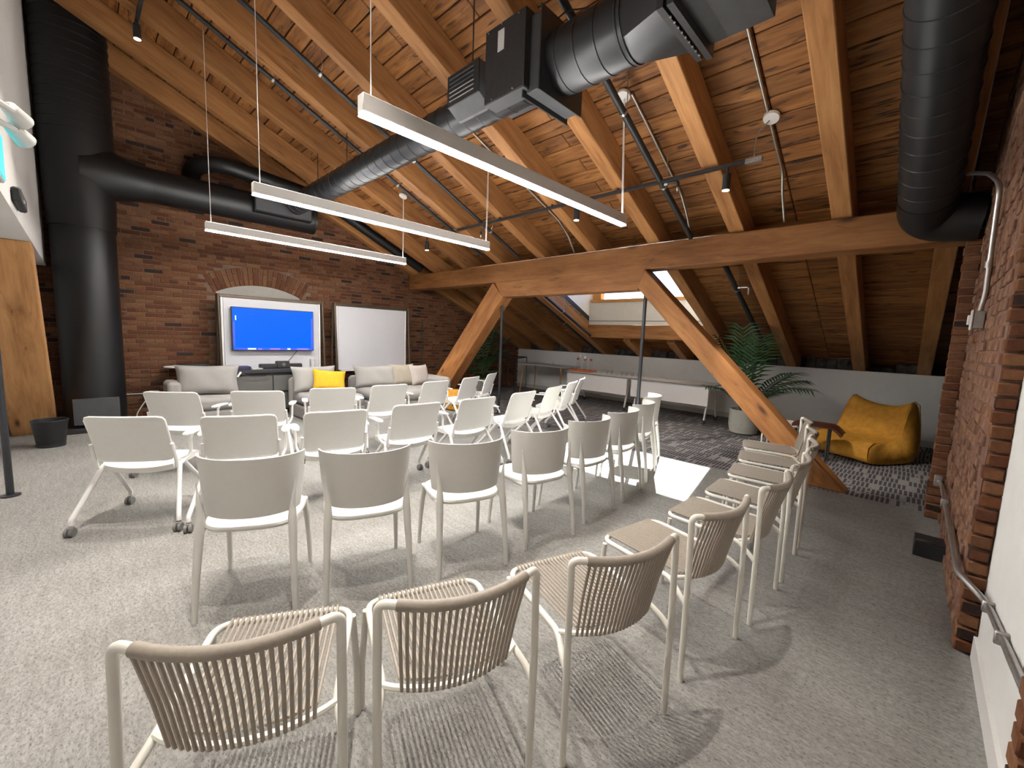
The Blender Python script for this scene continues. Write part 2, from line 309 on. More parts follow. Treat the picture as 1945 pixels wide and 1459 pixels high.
# ------------------------------------------------------------------ geometry helpers
def frame_from(d, up=Vector((0, 0, 1))):
    d = d.normalized()
    if abs(d.dot(up)) > 0.98: up = Vector((1, 0, 0))
    a = up.cross(d).normalized(); b = d.cross(a)
    return a, b
class MB:
    def __init__(self, o=(0, 0, 0)):
        self.v = []; self.f = []; self.o = Vector(o)
    def add(self, vs, fs):
        k = len(self.v)
        self.v += [Vector(p) - self.o for p in vs]; self.f += [tuple(i+k for i in q) for q in fs]
        return self
    def box(self, c, s, rot=None, ch=0.0, taper=None):
        c = Vector(c); hx, hy, hz = s[0]/2, s[1]/2, s[2]/2
        if ch <= 0:
            vs = [Vector((x*hx, y*hy, z*hz)) for z in (-1, 1) for y in (-1, 1) for x in (-1, 1)]
            fs = [(0, 2, 3, 1), (4, 5, 7, 6), (0, 1, 5, 4), (2, 6, 7, 3), (0, 4, 6, 2), (1, 3, 7, 5)]
        else:
            ch = min(ch, hx*0.9, hy*0.9, hz*0.9)
            vs = []; idx = {}
            for sx in (-1, 1):
                for sy in (-1, 1):
                    for sz in (-1, 1):
                        for a in range(3):
                            p = [sx*(hx-ch), sy*(hy-ch), sz*(hz-ch)]
                            p[a] += (sx, sy, sz)[a]*ch
                            idx[(sx, sy, sz, a)] = len(vs); vs.append(Vector(p))
            g = lambda sx, sy, sz, a: idx[(sx, sy, sz, a)]
            fs = []
            for s_ in (-1, 1):
                q = [g(s_, -1, -1, 0), g(s_, 1, -1, 0), g(s_, 1, 1, 0), g(s_, -1, 1, 0)]; fs.append(q if s_ > 0 else q[::-1])
                q = [g(-1, s_, -1, 1), g(-1, s_, 1, 1), g(1, s_, 1, 1), g(1, s_, -1, 1)]; fs.append(q if s_ > 0 else q[::-1])
                q = [g(-1, -1, s_, 2), g(1, -1, s_, 2), g(1, 1, s_, 2), g(-1, 1, s_, 2)]; fs.append(q if s_ > 0 else q[::-1])
            for a in (-1, 1):
                for b in (-1, 1):
                    q = [g(-1, a, b, 1), g(-1, a, b, 2), g(1, a, b, 2), g(1, a, b, 1)]; fs.append(q if a*b > 0 else q[::-1])
                    q = [g(a, -1, b, 2), g(a, -1, b, 0), g(a, 1, b, 0), g(a, 1, b, 2)]; fs.append(q if a*b > 0 else q[::-1])
                    q = [g(a, b, -1, 0), g(a, b, -1, 1), g(a, b, 1, 1), g(a, b, 1, 0)]; fs.append(q if a*b > 0 else q[::-1])
            for sx in (-1, 1):
                for sy in (-1, 1):
                    for sz in (-1, 1):
                        q = [g(sx, sy, sz, 0), g(sx, sy, sz, 1), g(sx, sy, sz, 2)]; fs.append(q if sx*sy*sz > 0 else q[::-1])
        if taper:
            for p in vs:
                if p.z < 0: p.x *= taper; p.y *= taper
        if rot is not None:
            m = rot if isinstance(rot, Matrix) else Matrix.Rotation(rot, 3, 'Z')
            vs = [m @ p for p in vs]
        return self.add([p + c for p in vs], fs)
    def tube(self, pts, r, seg=10, caps=True, closed=False):
        pts = [Vector(p) for p in pts]; n = len(pts)
        rr = r if isinstance(r, (list, tuple)) else [r]*n
        tang = []
        for i in range(n):
            a = pts[i-1] if (i > 0 or closed) else pts[0]; b = pts[(i+1) % n] if (i < n-1 or closed) else pts[-1]
            d = b - a
            tang.append(d.normalized() if d.length > 1e-9 else (tang[-1] if tang else Vector((0, 0, 1))))
        a, b = frame_from(tang[0]); vs = []
        for i in range(n):
            if i:
                ax = tang[i-1].cross(tang[i])
                if ax.length > 1e-7:
                    q = Matrix.Rotation(tang[i-1].angle(tang[i]), 3, ax.normalized()); a = q @ a; b = q @ b
            for k in range(seg):
                t_ = 2*pi*k/seg
                vs.append(pts[i] + (a*cos(t_) + b*sin(t_))*rr[i])
        fs = []
        for i in range(n if closed else n-1):
            j = (i+1) % n
            for k in range(seg):
                k2 = (k+1) % seg
                fs.append((i*seg+k, i*seg+k2, j*seg+k2, j*seg+k))
        if caps and not closed:
            fs.append(tuple(range(seg))[::-1]); fs.append(tuple((n-1)*seg+k for k in range(seg)))
        return self.add(vs, fs)
    def lathe(self, prof, c=(0, 0, 0), seg=20, axis='Z', flute=None):
        vs = []; c = Vector(c); n = len(prof)
        for (r, h) in prof:
            for k in range(seg):
                t_ = 2*pi*k/seg; q = r
                if flute and flute[1] <= h <= flute[2]: q = r*(1 + flute[0]*(1 if k % 2 else -1))
                p = Vector((q*cos(t_), q*sin(t_), h))
                if axis == 'X': p = Vector((p.z, p.x, p.y))
                elif axis == 'Y': p = Vector((p.y, p.z, p.x))
                vs.append(c + p)
        fs = []
        for i in range(n-1):
            for k in range(seg):
                k2 = (k+1) % seg
                fs.append((i*seg+k, i*seg+k2, (i+1)*seg+k2, (i+1)*seg+k))
        if prof[0][0] > 1e-6: fs.append(tuple(range(seg))[::-1])
        if prof[-1][0] > 1e-6: fs.append(tuple((n-1)*seg+k for k in range(seg)))
        return self.add(vs, fs)
    def shell(self, fn, nu, nv, th, flip=False):
        """a sheet fn(u,v) in [0,1]^2 given a thickness th along its normal"""
        P = [[Vector(fn(i/nu, j/nv)) for j in range(nv+1)] for i in range(nu+1)]
        top = []; bot = []
        for i in range(nu+1):
            for j in range(nv+1):
                du = P[min(i+1, nu)][j] - P[max(i-1, 0)][j]; dv = P[i][min(j+1, nv)] - P[i][max(j-1, 0)]
                nn = du.cross(dv).normalized()
                t_ = th(i/nu, j/nv) if callable(th) else th
                top.append(P[i][j] + nn*t_/2); bot.append(P[i][j] - nn*t_/2)
        W = nv+1; N = len(top); fs = []
        for i in range(nu):
            for j in range(nv):
                a = i*W+j
                fs.append((a, a+W, a+W+1, a+1)); fs.append((N+a, N+a+1, N+a+W+1, N+a+W))
        for i in range(nu):
            a = i*W; fs.append((a, N+a, N+a+W, a+W)); a = i*W+nv; fs.append((a, a+W, N+a+W, N+a))
        for j in range(nv):
            fs.append((j, j+1, N+j+1, N+j)); a = nu*W+j; fs.append((a, N+a, N+a+1, a+1))
        return self.add(top+bot, fs)
    def prism(self, poly, d0, d1, plane='XZ'):
        """polygon in a plane, pushed from d0 to d1 on the third axis"""
        def mk(p, d):
            return {'XZ': (p[0], d, p[1]), 'YZ': (d, p[0], p[1]), 'XY': (p[0], p[1], d)}[plane]
        n = len(poly)
        vs = [mk(p, d0) for p in poly] + [mk(p, d1) for p in poly]
        fs = [tuple(range(n)), tuple(range(2*n-1, n-1, -1))] + [(i, i+n, (i+1) % n+n, (i+1) % n) for i in range(n)]
        return self.add(vs, fs)
    def pillow(self, c, w, h, th, rot, corner=0.08, n=10, wr=0.0):
        """puffed cushion: w across, h tall, th thick; rot 3x3 maps (x across, y thick, z tall)"""
        c = Vector(c); vs = []; W = n+1
        for s in (1, -1):
            for i in range(W):
                for j in range(W):
                    u = -1+2*i/n; v = -1+2*j/n
                    e = max(0.0, (1-u**4)*(1-v**4))**0.42
                    k = 1 + corner*(abs(u*v)**3) - 0.05*(1-abs(u*v))*max(abs(u), abs(v))**3
                    d = wr*sin(u*7+v*3+w*9)*e
                    vs.append(rot @ Vector((u*w/2*k, s*(th/2*e + 0.004) + d, v*h/2*k)) + c)
        N = W*W; fs = []
        for i in range(n):
            for j in range(n):
                a = i*W+j
                fs.append((a, a+1, a+W+1, a+W)); fs.append((N+a, N+a+W, N+a+W+1, N+a+1))
        for i in range(n):
            a = i*W; fs.append((a, a+W, N+a+W, N+a)); a = i*W+n; fs.append((a, N+a, N+a+W, a+W))
            fs.append((i, N+i, N+i+1, i+1)); a = n*W+i; fs.append((a, a+1, N+a+1, N+a))
        return self.add(vs, fs)
    def mesh(self, name, mat, smooth=True, ang=38):
        me = bpy.data.meshes.new(name)
        me.from_pydata([tuple(p) for p in self.v], [], self.f); me.validate(); me.update()
        import bmesh
        bm = bmesh.new(); bm.from_mesh(me); bmesh.ops.recalc_face_normals(bm, faces=bm.faces); bm.to_mesh(me); bm.free()
        if mat is not None: me.materials.append(mat)
        if smooth:
            me.polygons.foreach_set('use_smooth', [True]*len(me.polygons)); me.set_sharp_from_angle(angle=radians(ang))
        return me
    def build(self, name, mat, parent=None, smooth=True, ang=38, bevel=0.0, sub=0, **props):
        o = bpy.data.objects.new(name, self.mesh(name, M[mat] if isinstance(mat, str) else mat, smooth, ang)); COL.objects.link(o)
        if parent is not None: o.parent = parent
        if bevel:
            b = o.modifiers.new('bevel', 'BEVEL'); b.width = bevel; b.segments = 2; b.limit_method = 'ANGLE'
        if sub:
            s = o.modifiers.new('sub', 'SUBSURF'); s.levels = sub; s.render_levels = sub
        for k, v in props.items(): o[k] = v
        return o
def fillet(pts, r, n=5):
    pts = [Vector(p) for p in pts]; out = [pts[0]]
    for i in range(1, len(pts)-1):
        a, b, c = pts[i-1], pts[i], pts[i+1]
        d1 = (a-b); d2 = (c-b); rr = min(r, d1.length*0.48, d2.length*0.48)
        p0 = b + d1.normalized()*rr; p1 = b + d2.normalized()*rr
        for k in range(n+1):
            t_ = k/n
            out.append(p0*(1-t_)**2 + b*2*t_*(1-t_) + p1*t_*t_)
    out.append(pts[-1]); return out
def line(a, b, n): 
    a = Vector(a); b = Vector(b); return [a.lerp(b, i/n) for i in range(n+1)]
def tag(o, label, cat, group=None):
    o['label'] = label; o['category'] = cat
    if group: o['group'] = group
    return o
def thing(name, label, cat, loc=(0, 0, 0), rz=0.0, group=None):
    o = bpy.data.objects.new(name, None); o.empty_display_size = 0.1; COL.objects.link(o)
    o.location = loc; o.rotation_euler = (0, 0, rz)
    return tag(o, label, cat, group)
def kids(o): return [c for c in KIDS.get(o.name, [])]
def dup(root, loc, rz, label, group=None):
    r = root.copy(); COL.objects.link(r); r.location = loc; r.rotation_euler = (0, 0, rz); r['label'] = label
    if group: r['group'] = group
    for ch in list(root.children):
        c = ch.copy(); COL.objects.link(c); c.parent = r
        for g in list(ch.children):
            d = g.copy(); COL.objects.link(d); d.parent = c
    return r
def struct(o): o['kind'] = 'structure'; return o
def sempty(name):
    o = bpy.data.objects.new(name, None); COL.objects.link(o); o['kind'] = 'structure'; return o
def inst(name, mesh, parent, loc, rot=None, scale=None):
    o = bpy.data.objects.new(name, mesh); COL.objects.link(o); o.parent = parent; o.location = loc
    if rot is not None: o.rotation_euler = rot
    if scale is not None: o.scale = scale
    return o

# ------------------------------------------------------------------ roof numbers
TH = radians(23.9); TN = math.tan(TH); CS = cos(TH); SN = sin(TH)
RD = 0.29                                     # rafter depth
def rz(y, off=0.0): return 2.73 - (y-5.35)*TN + off/CS
XW, XR = -8.5, 0.34                           # screen wall, right wall
YK = 9.0                                      # knee wall
DO_Y0, DO_Y1, DO_X0, DO_X1 = 5.85, 8.10, -5.49, -2.72     # dormer opening

# ------------------------------------------------------------------ floor
fl = MB().prism([(-8.9, -0.9), (0.8, -0.9), (0.8, 5.37), (0.16, 5.30), (-1.15, 5.19), (-2.6, 5.06), (-8.9, 5.06)], -0.1, 0.0, 'XY').build('floor', 'carpet', None, False)
struct(fl); fl['label'] = 'pale grey flecked loop carpet under the chairs'
fr = MB().prism([(-8.9, 5.06), (-2.6, 5.06), (-1.15, 5.19), (0.16, 5.30), (0.8, 5.37), (0.8, 9.4), (-8.9, 9.4)], -0.1, 0.0, 'XY').build('floor', 'rug', None, False)
struct(fr); fr['label'] = 'charcoal carpet with rows of pale dashes below the roof slope'

# ------------------------------------------------------------------ brick gable wall with the screen (wall_left)
wl_ = MB()
wl_.prism([(-1.0, -0.1), (9.4, -0.1), (9.4, rz(9.4)+0.3), (-1.0, rz(-1.0)+0.3)], XW-0.30, XW-0.012, 'YZ')
wall_left = struct(wl_.build('wall_left', 'mortar', None, False))
wall_left['label'] = 'red brick gable wall behind the screen'
ARC_Y, ARC_R, ARC_HALF = 2.27, 1.44, 0.66
ARC_Z = 2.165-ARC_R
RO = ARC_R + 0.31
bl, bh, bd = 0.212, 0.056, 0.05
brick_me = MB().box((0, 0, 0), (bd, bl, bh), ch=0.004).mesh('brick', M['brick'])
half_me = MB().box((0, 0, 0), (bd, 0.102, bh), ch=0.004).mesh('brick_header', M['brick'])
slots = []
row = 0; z = 0.035
while z < 5.3:
    header = (row % 7 == 3)
    step = 0.112 if header else 0.222
    y = -0.95 + (0.0 if row % 2 else step/2) + random.uniform(-0.012, 0.012)
    while y < 9.0:
        w = step-0.01
        if z < rz(y)+0.28:
            dy, dz = y-ARC_Y, z-ARC_Z
            ang = atan2(dy, dz)
            inring = (abs(ang) < 0.54 and hypot(dy, dz) < RO+0.02 and z > 1.8)
            inniche = abs(dy) < ARC_HALF+0.05 and z < ARC_Z+sqrt(max(0, ARC_R**2-min(abs(dy), ARC_HALF)**2))
            if not (inring or inniche): slots.append((y, z, header))
        y += step
    row += 1; z += 0.0665
def seen(s):
    y, z, h = s
    blocked = (1.5 < y < 4.95 and z < 1.95) or (y < 0.5) or (z < 0.55 and y > 0.5) or z > 4.4 or (0.45 < y < 3.0 and 2.98 < z < 3.75)
    return blocked
slots.sort(key=lambda s: (seen(s), (s[0]-0.3)**2*1.2+(s[1]-1.4)**2))
for (y, z, h) in slots[:272]:
    inst('brick', half_me if h else brick_me, wall_left, (XW-0.012+random.uniform(-0.004, 0.004)-bd/2+0.012, y, z), (random.uniform(-.008, .008), 0, 0))
rest = MB()
for (y, z, h) in slots[272:]:
    rest.box((XW-0.012+random.uniform(-0.004, 0.004)-bd/2+0.012, y, z), (bd, 0.102 if h else bl, bh), ch=0.004)
o = rest.build('bricks', 'brick', wall_left); o['kind'] = 'stuff'
nv = 20
v_me = MB().box((0, 0, 0), (0.055, 0.062, 0.198), ch=0.004).mesh('arch_brick', M['brick'])
v_me2 = MB().box((0, 0, 0), (0.055, 0.062, 0.092), ch=0.004).mesh('arch_brick', M['brick'])
for i in range(nv+1):
    a = -0.475 + 0.95*i/nv
    first, second = ((v_me, 0.198), (v_me2, 0.092)) if i % 2 else ((v_me2, 0.092), (v_me, 0.198))
    r = ARC_R
    for me, ln in (first, second):
        rc = r + ln/2
        inst('arch_brick', me, wall_left, (XW-0.018, ARC_Y+rc*sin(a), ARC_Z+rc*cos(a)), (-a, 0, 0))
        r += ln+0.01
poly = [(ARC_Y-ARC_HALF, 0.4)] + [(ARC_Y+ARC_R*sin(a), ARC_Z+ARC_R*cos(a)) for a in [(-0.474+0.948*i/16) for i in range(17)]] + [(ARC_Y+ARC_HALF, 0.4)]
MB().prism(poly, XW-0.013, XW-0.004, 'YZ').build('niche_panel', 'grey_panel', wall_left, False, label='pale grey arched panel filling the old opening')
tag_p = MB().tube([(XW+0.02, -0.2, 0.36), (XW+0.02, 0.62, 0.36)], 0.012, 6); tag_p.build('conduit', 'dull_steel', wall_left)

# ------------------------------------------------------------------ knee wall (wall_front)
kw = MB().box(((-8.6+0.75)/2, YK+0.06, 0.55), (9.35, 0.12, 1.10))
wall_front = struct(kw.build('wall_front', 'white_wall', None, False)); wall_front['label'] = 'low white knee wall under the eaves'
MB().box(((-8.5+0.75)/2, YK-0.008, 0.05), (9.2, 0.016, 0.10)).build('baseboard', 'base', wall_front, False)
MB().box((-5.15, YK-0.012, 0.20), (0.9, 0.02, 0.24)).build('access_panel', 'white_wall', wall_front, False)
eaves = MB()
rr_ = random.Random(5)
for i in range(60):
    x = -8.4+i*0.155; eaves.box((x, 9.42+rr_.uniform(-.03, .03), 1.06+rr_.uniform(-.04, .06)), (0.16, 0.22, 0.36+rr_.uniform(-.1, .1)), ch=0.03, rot=rr_.uniform(-.3, .3))
eaves.box((-4, 9.62, 0.8), (9.6, 0.1, 1.9))
o = struct(eaves.build('wall_eaves', 'rubble')); o['label'] = 'dark rubble packing behind the knee wall'

# ------------------------------------------------------------------ right wall: white plaster, two brick piers (wall_right)
wr = MB().box((0.34+0.15, 1.1, 3.0), (0.30, 4.0, 6.4))
wall_right = struct(wr.build('wall_right', 'white_wall', None, False)); wall_right['label'] = 'white plaster wall with projecting brick piers'
MB().box((0.62, 7.2, 1.6), (0.2, 4.2, 3.4)).build('end_wall', 'rubble', wall_right, False)
MB().box((0.333, 2.42, 0.055), (0.014, 0.98, 0.11)).build('baseboard', 'white_metal', wall_right, False)
MB().box((0.46, 4.03, 2.4), (0.375, 2.18, 4.9)).build('pier_core', 'mortar_worn', wall_right, False)
MB().box((0.43, 5.20, 2.2), (0.51, 0.10, 4.5)).build('pier_core', 'mortar_worn', wall_right, False)
face = MB(); zz = 0.035; row = 0
hd = MB().box((0, 0, 0), (0.072, 0.085, 0.056), ch=0.006).mesh('brick', M['brick'])
st = MB().box((0, 0, 0), (0.102, 0.10, 0.056), ch=0.006).mesh('brick', M['brick'])
fb_me = MB().box((0, 0, 0), (0.03, 0.205, 0.056), ch=0.006).mesh('brick', M['brick_pale'])
fb_me2 = MB().box((0, 0, 0), (0.03, 0.10, 0.056), ch=0.006).mesh('brick', M['brick_pale'])
while zz < 3.9:
    inst('brick', hd, wall_right, (0.305+random.uniform(-.006, .006), 2.960+random.uniform(-.005, .005), zz), (0, 0, random.uniform(-.05, .05)))
    inst('brick', st, wall_right, (0.222+random.uniform(-.006, .006), 5.145+random.uniform(-.004, .004)+0.045, zz), (0, 0, random.uniform(-.05, .05)))
    y = 3.04 + (0.0 if row % 2 else 0.11)
    while y < 5.06:
        if random.random() < 0.93:
            ln = 0.205 if random.random() < .7 else 0.1
            px_, pz_, pr_ = 0.277+random.uniform(-.004, .012), zz+random.uniform(-.005, .005), random.uniform(-.03, .03)
            if y < 3.95 and 0 < zz < 2.35: inst('brick', fb_me if ln > .15 else fb_me2, wall_right, (px_, y+ln/2, pz_), (0, 0, pr_))
            else: face.box((px_, y+ln/2, pz_), (0.03, ln, 0.056), ch=0.006, rot=pr_)
            y += ln+0.012
        else: y += 0.1
    row += 1; zz += 0.0665
for k in range(16):
    inst('brick', hd, wall_right, (0.325, 1.69+random.uniform(-.006, .006), 0.035+0.0665*k), (0, 0, random.uniform(-.05, .05)))
MB().box((0.45, 1.19, 0.55), (0.25, 0.98, 1.1)).build('pier_core', 'mortar_worn', wall_right, False)
o = face.build('worn_bricks', 'brick_pale', wall_right); o['kind'] = 'stuff'

# ------------------------------------------------------------------ back wall (behind the left truss) : white below and above the beam
wbk = MB().box((-3.9, -0.80, 1.25), (9.6, 0.12, 2.7)); wbk.box((-3.9, -0.44, 3.95), (9.6, 0.34, 3.6))
wall_back = struct(wbk.build('wall_back', 'white_wall', None, False)); wall_back['label'] = 'white infill wall over and behind the left truss'

# ------------------------------------------------------------------ ceiling: deck, planks, rafters
ceiling = sempty('ceiling'); ceiling['label'] = 'sloping timber roof of planks on heavy rafters'
# local frame of the slope: s runs downhill from Y=-1.0
def slope(s, h=0.0):              # s: distance downhill along slope, h: offset normal upward from rafter underside
    y0 = -1.0
    return Vector((0, y0 + s*CS + h*SN, rz(y0) - s*SN + h*CS))
ROT = (-TH, 0, 0)
SLEN = (9.6+1.0)/CS
def s_of(y): return (y+1.0-RD*SN)/CS
s_a, s_b = s_of(DO_Y0), s_of(DO_Y1)
deck = MB()
def deckbox(x0, x1, s0, s1):
    c = slope((s0+s1)/2, RD+0.09); c.x = (x0+x1)/2
    deck.box(c, (x1-x0, s1-s0, 0.10), Matrix.Rotation(-TH, 3, 'X'))
deckbox(-8.9, 0.9, -0.3, s_a); deckbox(-8.9, DO_X0, s_a, s_b); deckbox(DO_X1, 0.9, s_a, s_b); deckbox(-8.9, 0.9, s_b, SLEN+0.4)
deck.build('roof_deck', 'black_matt', ceiling, False)
PW = 0.192
pm = {}
def plank(x0, x1, s):
    key = (round(x1-x0, 3), 0)
    if key not in pm: pm[key] = MB().box((0, 0, 0), (key[0]-0.006, PW-0.010, 0.034), ch=0.007).mesh('plank', M['wood_board'])
    c = slope(s, RD+0.018); c.x = (x0+x1)/2
    inst('plank', pm[key], ceiling, c, (-TH+random.uniform(-.008, .008), 0, 0))
s = 0.1; k = 0
while s < SLEN:
    cuts = [-8.6, -6.06-0.98*(k % 2), -3.12-0.98*((k+1) % 2), -1.16+0.98*((k//2) % 2)*0, 0.7]
    for a, b in zip(cuts[:-1], cuts[1:]):
        if s_a-0.1 < s < s_b+0.1:
            for (p, q) in ((a, min(b, DO_X0)), (max(a, DO_X1), b)):
                if q-p > 0.15: plank(p, q, s)
        else: plank(a, b, s)
    s += PW; k += 1
RX = [0.07, -0.70, -1.66, -2.66, -3.62, -4.60, -5.57, -6.55, -7.53, -8.40]
def rafter(x, s0, s1, w=0.165):
    me = MB().box((0, 0, 0), (s1-s0, w, RD), ch=0.008).mesh('rafter', M['wood_rafter'])
    c = slope((s0+s1)/2, RD/2); c.x = x
    o = bpy.data.objects.new('rafter', me); COL.objects.link(o); o.parent = ceiling
    o.matrix_local = Matrix.Translation(c) @ Matrix.Rotation(-TH, 4, 'X') @ Matrix.Rotation(pi/2, 4, 'Z')
for x in RX:
    if x in (-3.62, -4.60):
        rafter(x, 0.0, s_of(DO_Y0-0.05)); rafter(x, s_of(DO_Y1+0.28), SLEN)
    else: rafter(x, 0.0, SLEN)
# blocking board between rafters above the beam
for a, b in zip(RX[1:], RX[:-1]):
    c = slope((5.64+1.0)/CS, RD*0.5); 
    me = MB().box((0, 0, 0), (b-a-0.17, 0.04, RD*0.98), ch=0.004).mesh('blocking', M['wood_board'])
    o = bpy.data.objects.new('blocking', me); COL.objects.link(o); o.parent = ceiling; c.x = (a+b)/2
    o.matrix_local = Matrix.Translation(c) @ Matrix.Rotation(-TH, 4, 'X')

# ------------------------------------------------------------------ dormer window (window_1)
win = sempty('window_1'); win['label'] = 'white roof dormer with a timber framed window'
HX = (DO_X0+DO_X1)/2; WX = DO_X1-DO_X0
ZT = 3.72
MB().box((HX, DO_Y1+0.095, 2.02), (WX+0.02, 0.15, 0.53)).build('front_wall', 'dormer', win, False)
MB().box((HX, DO_Y1+0.20, 3.66), (WX+0.3, 0.16, 0.26)).build('front_wall', 'dormer', win, False)
for x in (DO_X0-0.04, DO_X1+0.06):
    poly = [(5.75, rz(5.75, RD+0.02)), (DO_Y1+0.28, rz(DO_Y1+0.28, RD+0.02)), (DO_Y1+0.28, ZT+0.06), (5.75, ZT+0.06)]
    MB().prism(poly, x-0.03, x+0.03, 'YZ').build('cheek_wall', 'dormer', win, False)
MB().box((HX, 5.80, 3.38), (WX+0.3, 0.06, 0.75)).build('back_wall', 'dormer', win, False)
MB().box((HX, 6.95, ZT+0.05), (WX+0.3, 2.9, 0.08)).build('dormer_ceiling', 'dormer', win, False)
fx0, fx1, fz0, fz1 = DO_X0+0.03, DO_X1-0.0, 2.275, 3.54
FY = DO_Y1+0.14
MB().box(((fx0+fx1)/2, FY-0.055, fz0+0.03), (fx1-fx0, 0.19, 0.065), ch=0.006).build('sill', 'wood_frame', win)
MB().box(((fx0+fx1)/2, FY, fz1-0.03), (fx1-fx0, 0.14, 0.07), ch=0.006).build('window_head', 'wood_frame', win)
for x in (fx0+0.11, fx1-0.03):
    w = 0.22 if x < HX else 0.07
    MB().box((x, FY, (fz0+fz1)/2), (w, 0.14, fz1-fz0-0.14), ch=0.006).build('window_jamb', 'wood_frame', win)
MB().box(((fx0+fx1)/2, FY+0.02, (fz0+fz1)/2), (fx1-fx0-0.1, 0.008, fz1-fz0-0.1)).build('pane', 'pane', win, False)
MB().box((HX, DO_Y1+0.085, 1.64), (WX+0.02, 0.19, 0.285), ch=0.01).build('header_beam', 'wood_rafter', win)

# ------------------------------------------------------------------ timber trusses
def long_box(a, b, w, h, mat, name, parent, up=Vector((0, 1, 0)), ch=0.012):
    """timber from a to b; w along up, h across"""
    a = Vector(a); b = Vector(b); d = (b-a); L = d.length; x = d.normalized(); y = (up - x*up.dot(x)).normalized(); zz = x.cross(y)
    me = MB().box((0, 0, 0), (L, w, h), ch=ch).mesh(name, M[mat])
    o = bpy.data.objects.new(name, me); COL.objects.link(o); o.parent = parent
    m = Matrix((x, y, zz)).transposed().to_4x4(); m.translation = (a+b)/2
    o.matrix_local = (Matrix.Translation(-parent.location) @ m) if parent is not None else m
    return o
tr = thing('timber_truss', 'heavy timber truss beam on two slanting braces below the roof slope', 'beam', (-4.2, 5.43, 0))
long_box((-8.52, 5.43, 2.57), (0.36, 5.43, 2.57), 0.27, 0.325, 'wood_beam', 'beam', tr)
o = MB((-4.2, 5.43, 0)).prism([(-5.66, 2.41), (-2.757, 2.41), (-2.838, 2.145), (-5.46, 2.145)], 5.305, 5.555).build('lower_beam', 'wood_beam', tr, True, 30)
def brace(pts, y0, y1, parent, mat='wood_beam'):
    a = Vector((pts[0][0], (y0+y1)/2, pts[0][1])); b = Vector((pts[1][0], (y0+y1)/2, pts[1][1]))
    c = Vector((pts[3][0], (y0+y1)/2, pts[3][1])); d = Vector((pts[2][0], (y0+y1)/2, pts[2][1]))
    x = ((b-a)+(d-c)).normalized(); y = Vector((0, 1, 0)); zz = x.cross(y); org = (a+b+c+d)/4
    mw = Matrix((x, y, zz)).transposed(); inv = mw.transposed()
    vs = []
    for yy in (y0, y1):
        for p in (a, b, d, c): vs.append(inv @ (Vector((p.x, yy, p.z)) - org))
    mb = MB().add(vs, [(0, 1, 2, 3), (7, 6, 5, 4), (0, 4, 5, 1), (1, 5, 6, 2), (2, 6, 7, 3), (3, 7, 4, 0)])
    o = mb.build('brace', mat, parent, False, bevel=0.012)
    m = mw.to_4x4(); m.translation = org - parent.location; o.matrix_local = m
    return o
brace([(-2.835, 2.165), (-0.72, 0.0), (-0.39, 0.0), (-2.755, 2.41)], 5.30, 5.55, tr)
brace([(-5.44, 2.145), (-7.33, 0.0), (-7.93, 0.0), (-5.72, 2.41)][:], 5.30, 5.55, tr)
tl_ = thing('timber_brace', 'weathered timber brace rising beside the black waste bin', 'beam', (-7.6, -0.47, 0))
brace([(-5.98, 2.148), (-7.86, 0.0), (-8.22, 0.0), (-6.34, 2.148)], -0.66, -0.275, tl_, 'wood_post')
def rod(x, y, z1, label):
    t = thing('tie_rod', label, 'post', (x, y, 0), 0, 'steel posts under the trusses')
    MB().tube([(0, 0, 0.012), (0, 0, z1)], 0.024, 10).build('shaft', 'pole', t)
    MB().lathe([(0.06, 0), (0.06, 0.01), (0.03, 0.016)], seg=14).build('base_plate', 'pole', t)
rod(-5.57, 5.42, 2.145, 'dark steel post at the brace beside the palm and black rack')
rod(-2.77, 5.42, 2.145, 'dark steel post standing before the long white buffet tables')
rod(-5.19, -0.47, 2.145, 'black steel post at the white wall, beside the waste bin')

# ------------------------------------------------------------------ air ducts
def ringed(mb, a, b, r, pitch, seg=28, ridge=0.005, caps=True):
    a = Vector(a); b = Vector(b); L = (b-a).length; d = (b-a)/L
    pts = [a]; rad = [r]; s = pitch*0.6
    while s < L-0.03:
        for ds, dr in ((-0.008, 0), (-0.004, ridge), (0.004, ridge), (0.008, 0)):
            pts.append(a+d*(s+ds)); rad.append(r+dr)
        s += pitch
    pts.append(b); rad.append(r)
    mb.tube(pts, rad, seg, caps)
    return mb
AY, AZ = 2.54, 3.42
LOC = (-3.0, AY, AZ)
du = thing('ceiling_duct', 'black spiral air duct with fan box hung under the rafters', 'duct', LOC)
ringed(MB(LOC), (-7.45, AY, AZ), (-2.2, AY, AZ), 0.15, 0.17).build('round_duct', 'duct', du)
ringed(MB(LOC), (-2.09, AY, AZ), (-1.50, AY, AZ), 0.205, 0.155).build('large_round_duct', 'duct', du)
MB(LOC).box((-2.15, AY, AZ), (0.11, 0.46, 0.50), ch=0.004).build('fan_casing', 'duct_face', du)
MB(LOC).box((-2.215, AY, AZ), (0.012, 0.52, 0.56)).build('casing_flange', 'black', du)
MB(LOC).box((-2.075, AY, AZ), (0.012, 0.50, 0.54)).build('casing_flange', 'black', du)
cp = MB(LOC).box((-2.385, 2.315, 3.45), (0.41, 0.13, 0.51), ch=0.003).build('control_panel', 'black_matt', du)
MB(LOC).box((-2.385, 2.315, 3.192), (0.405, 0.125, 0.006)).build('panel_base', 'duct_face', cp)
MB(LOC).box((-2.42, 2.2485, 3.585), (0.065, 0.004, 0.14)).build('paper_label', 'paper', cp)
for dx, dz in ((-.17, .235), (-.03, .24), (.14, .235), (-.12, -.24), (.1, -.24)):
    MB(LOC).tube([(-2.385+dx, 2.242, 3.45+dz), (-2.385+dx, 2.252, 3.45+dz)], 0.005, 6).build('screw', 'steel', cp)
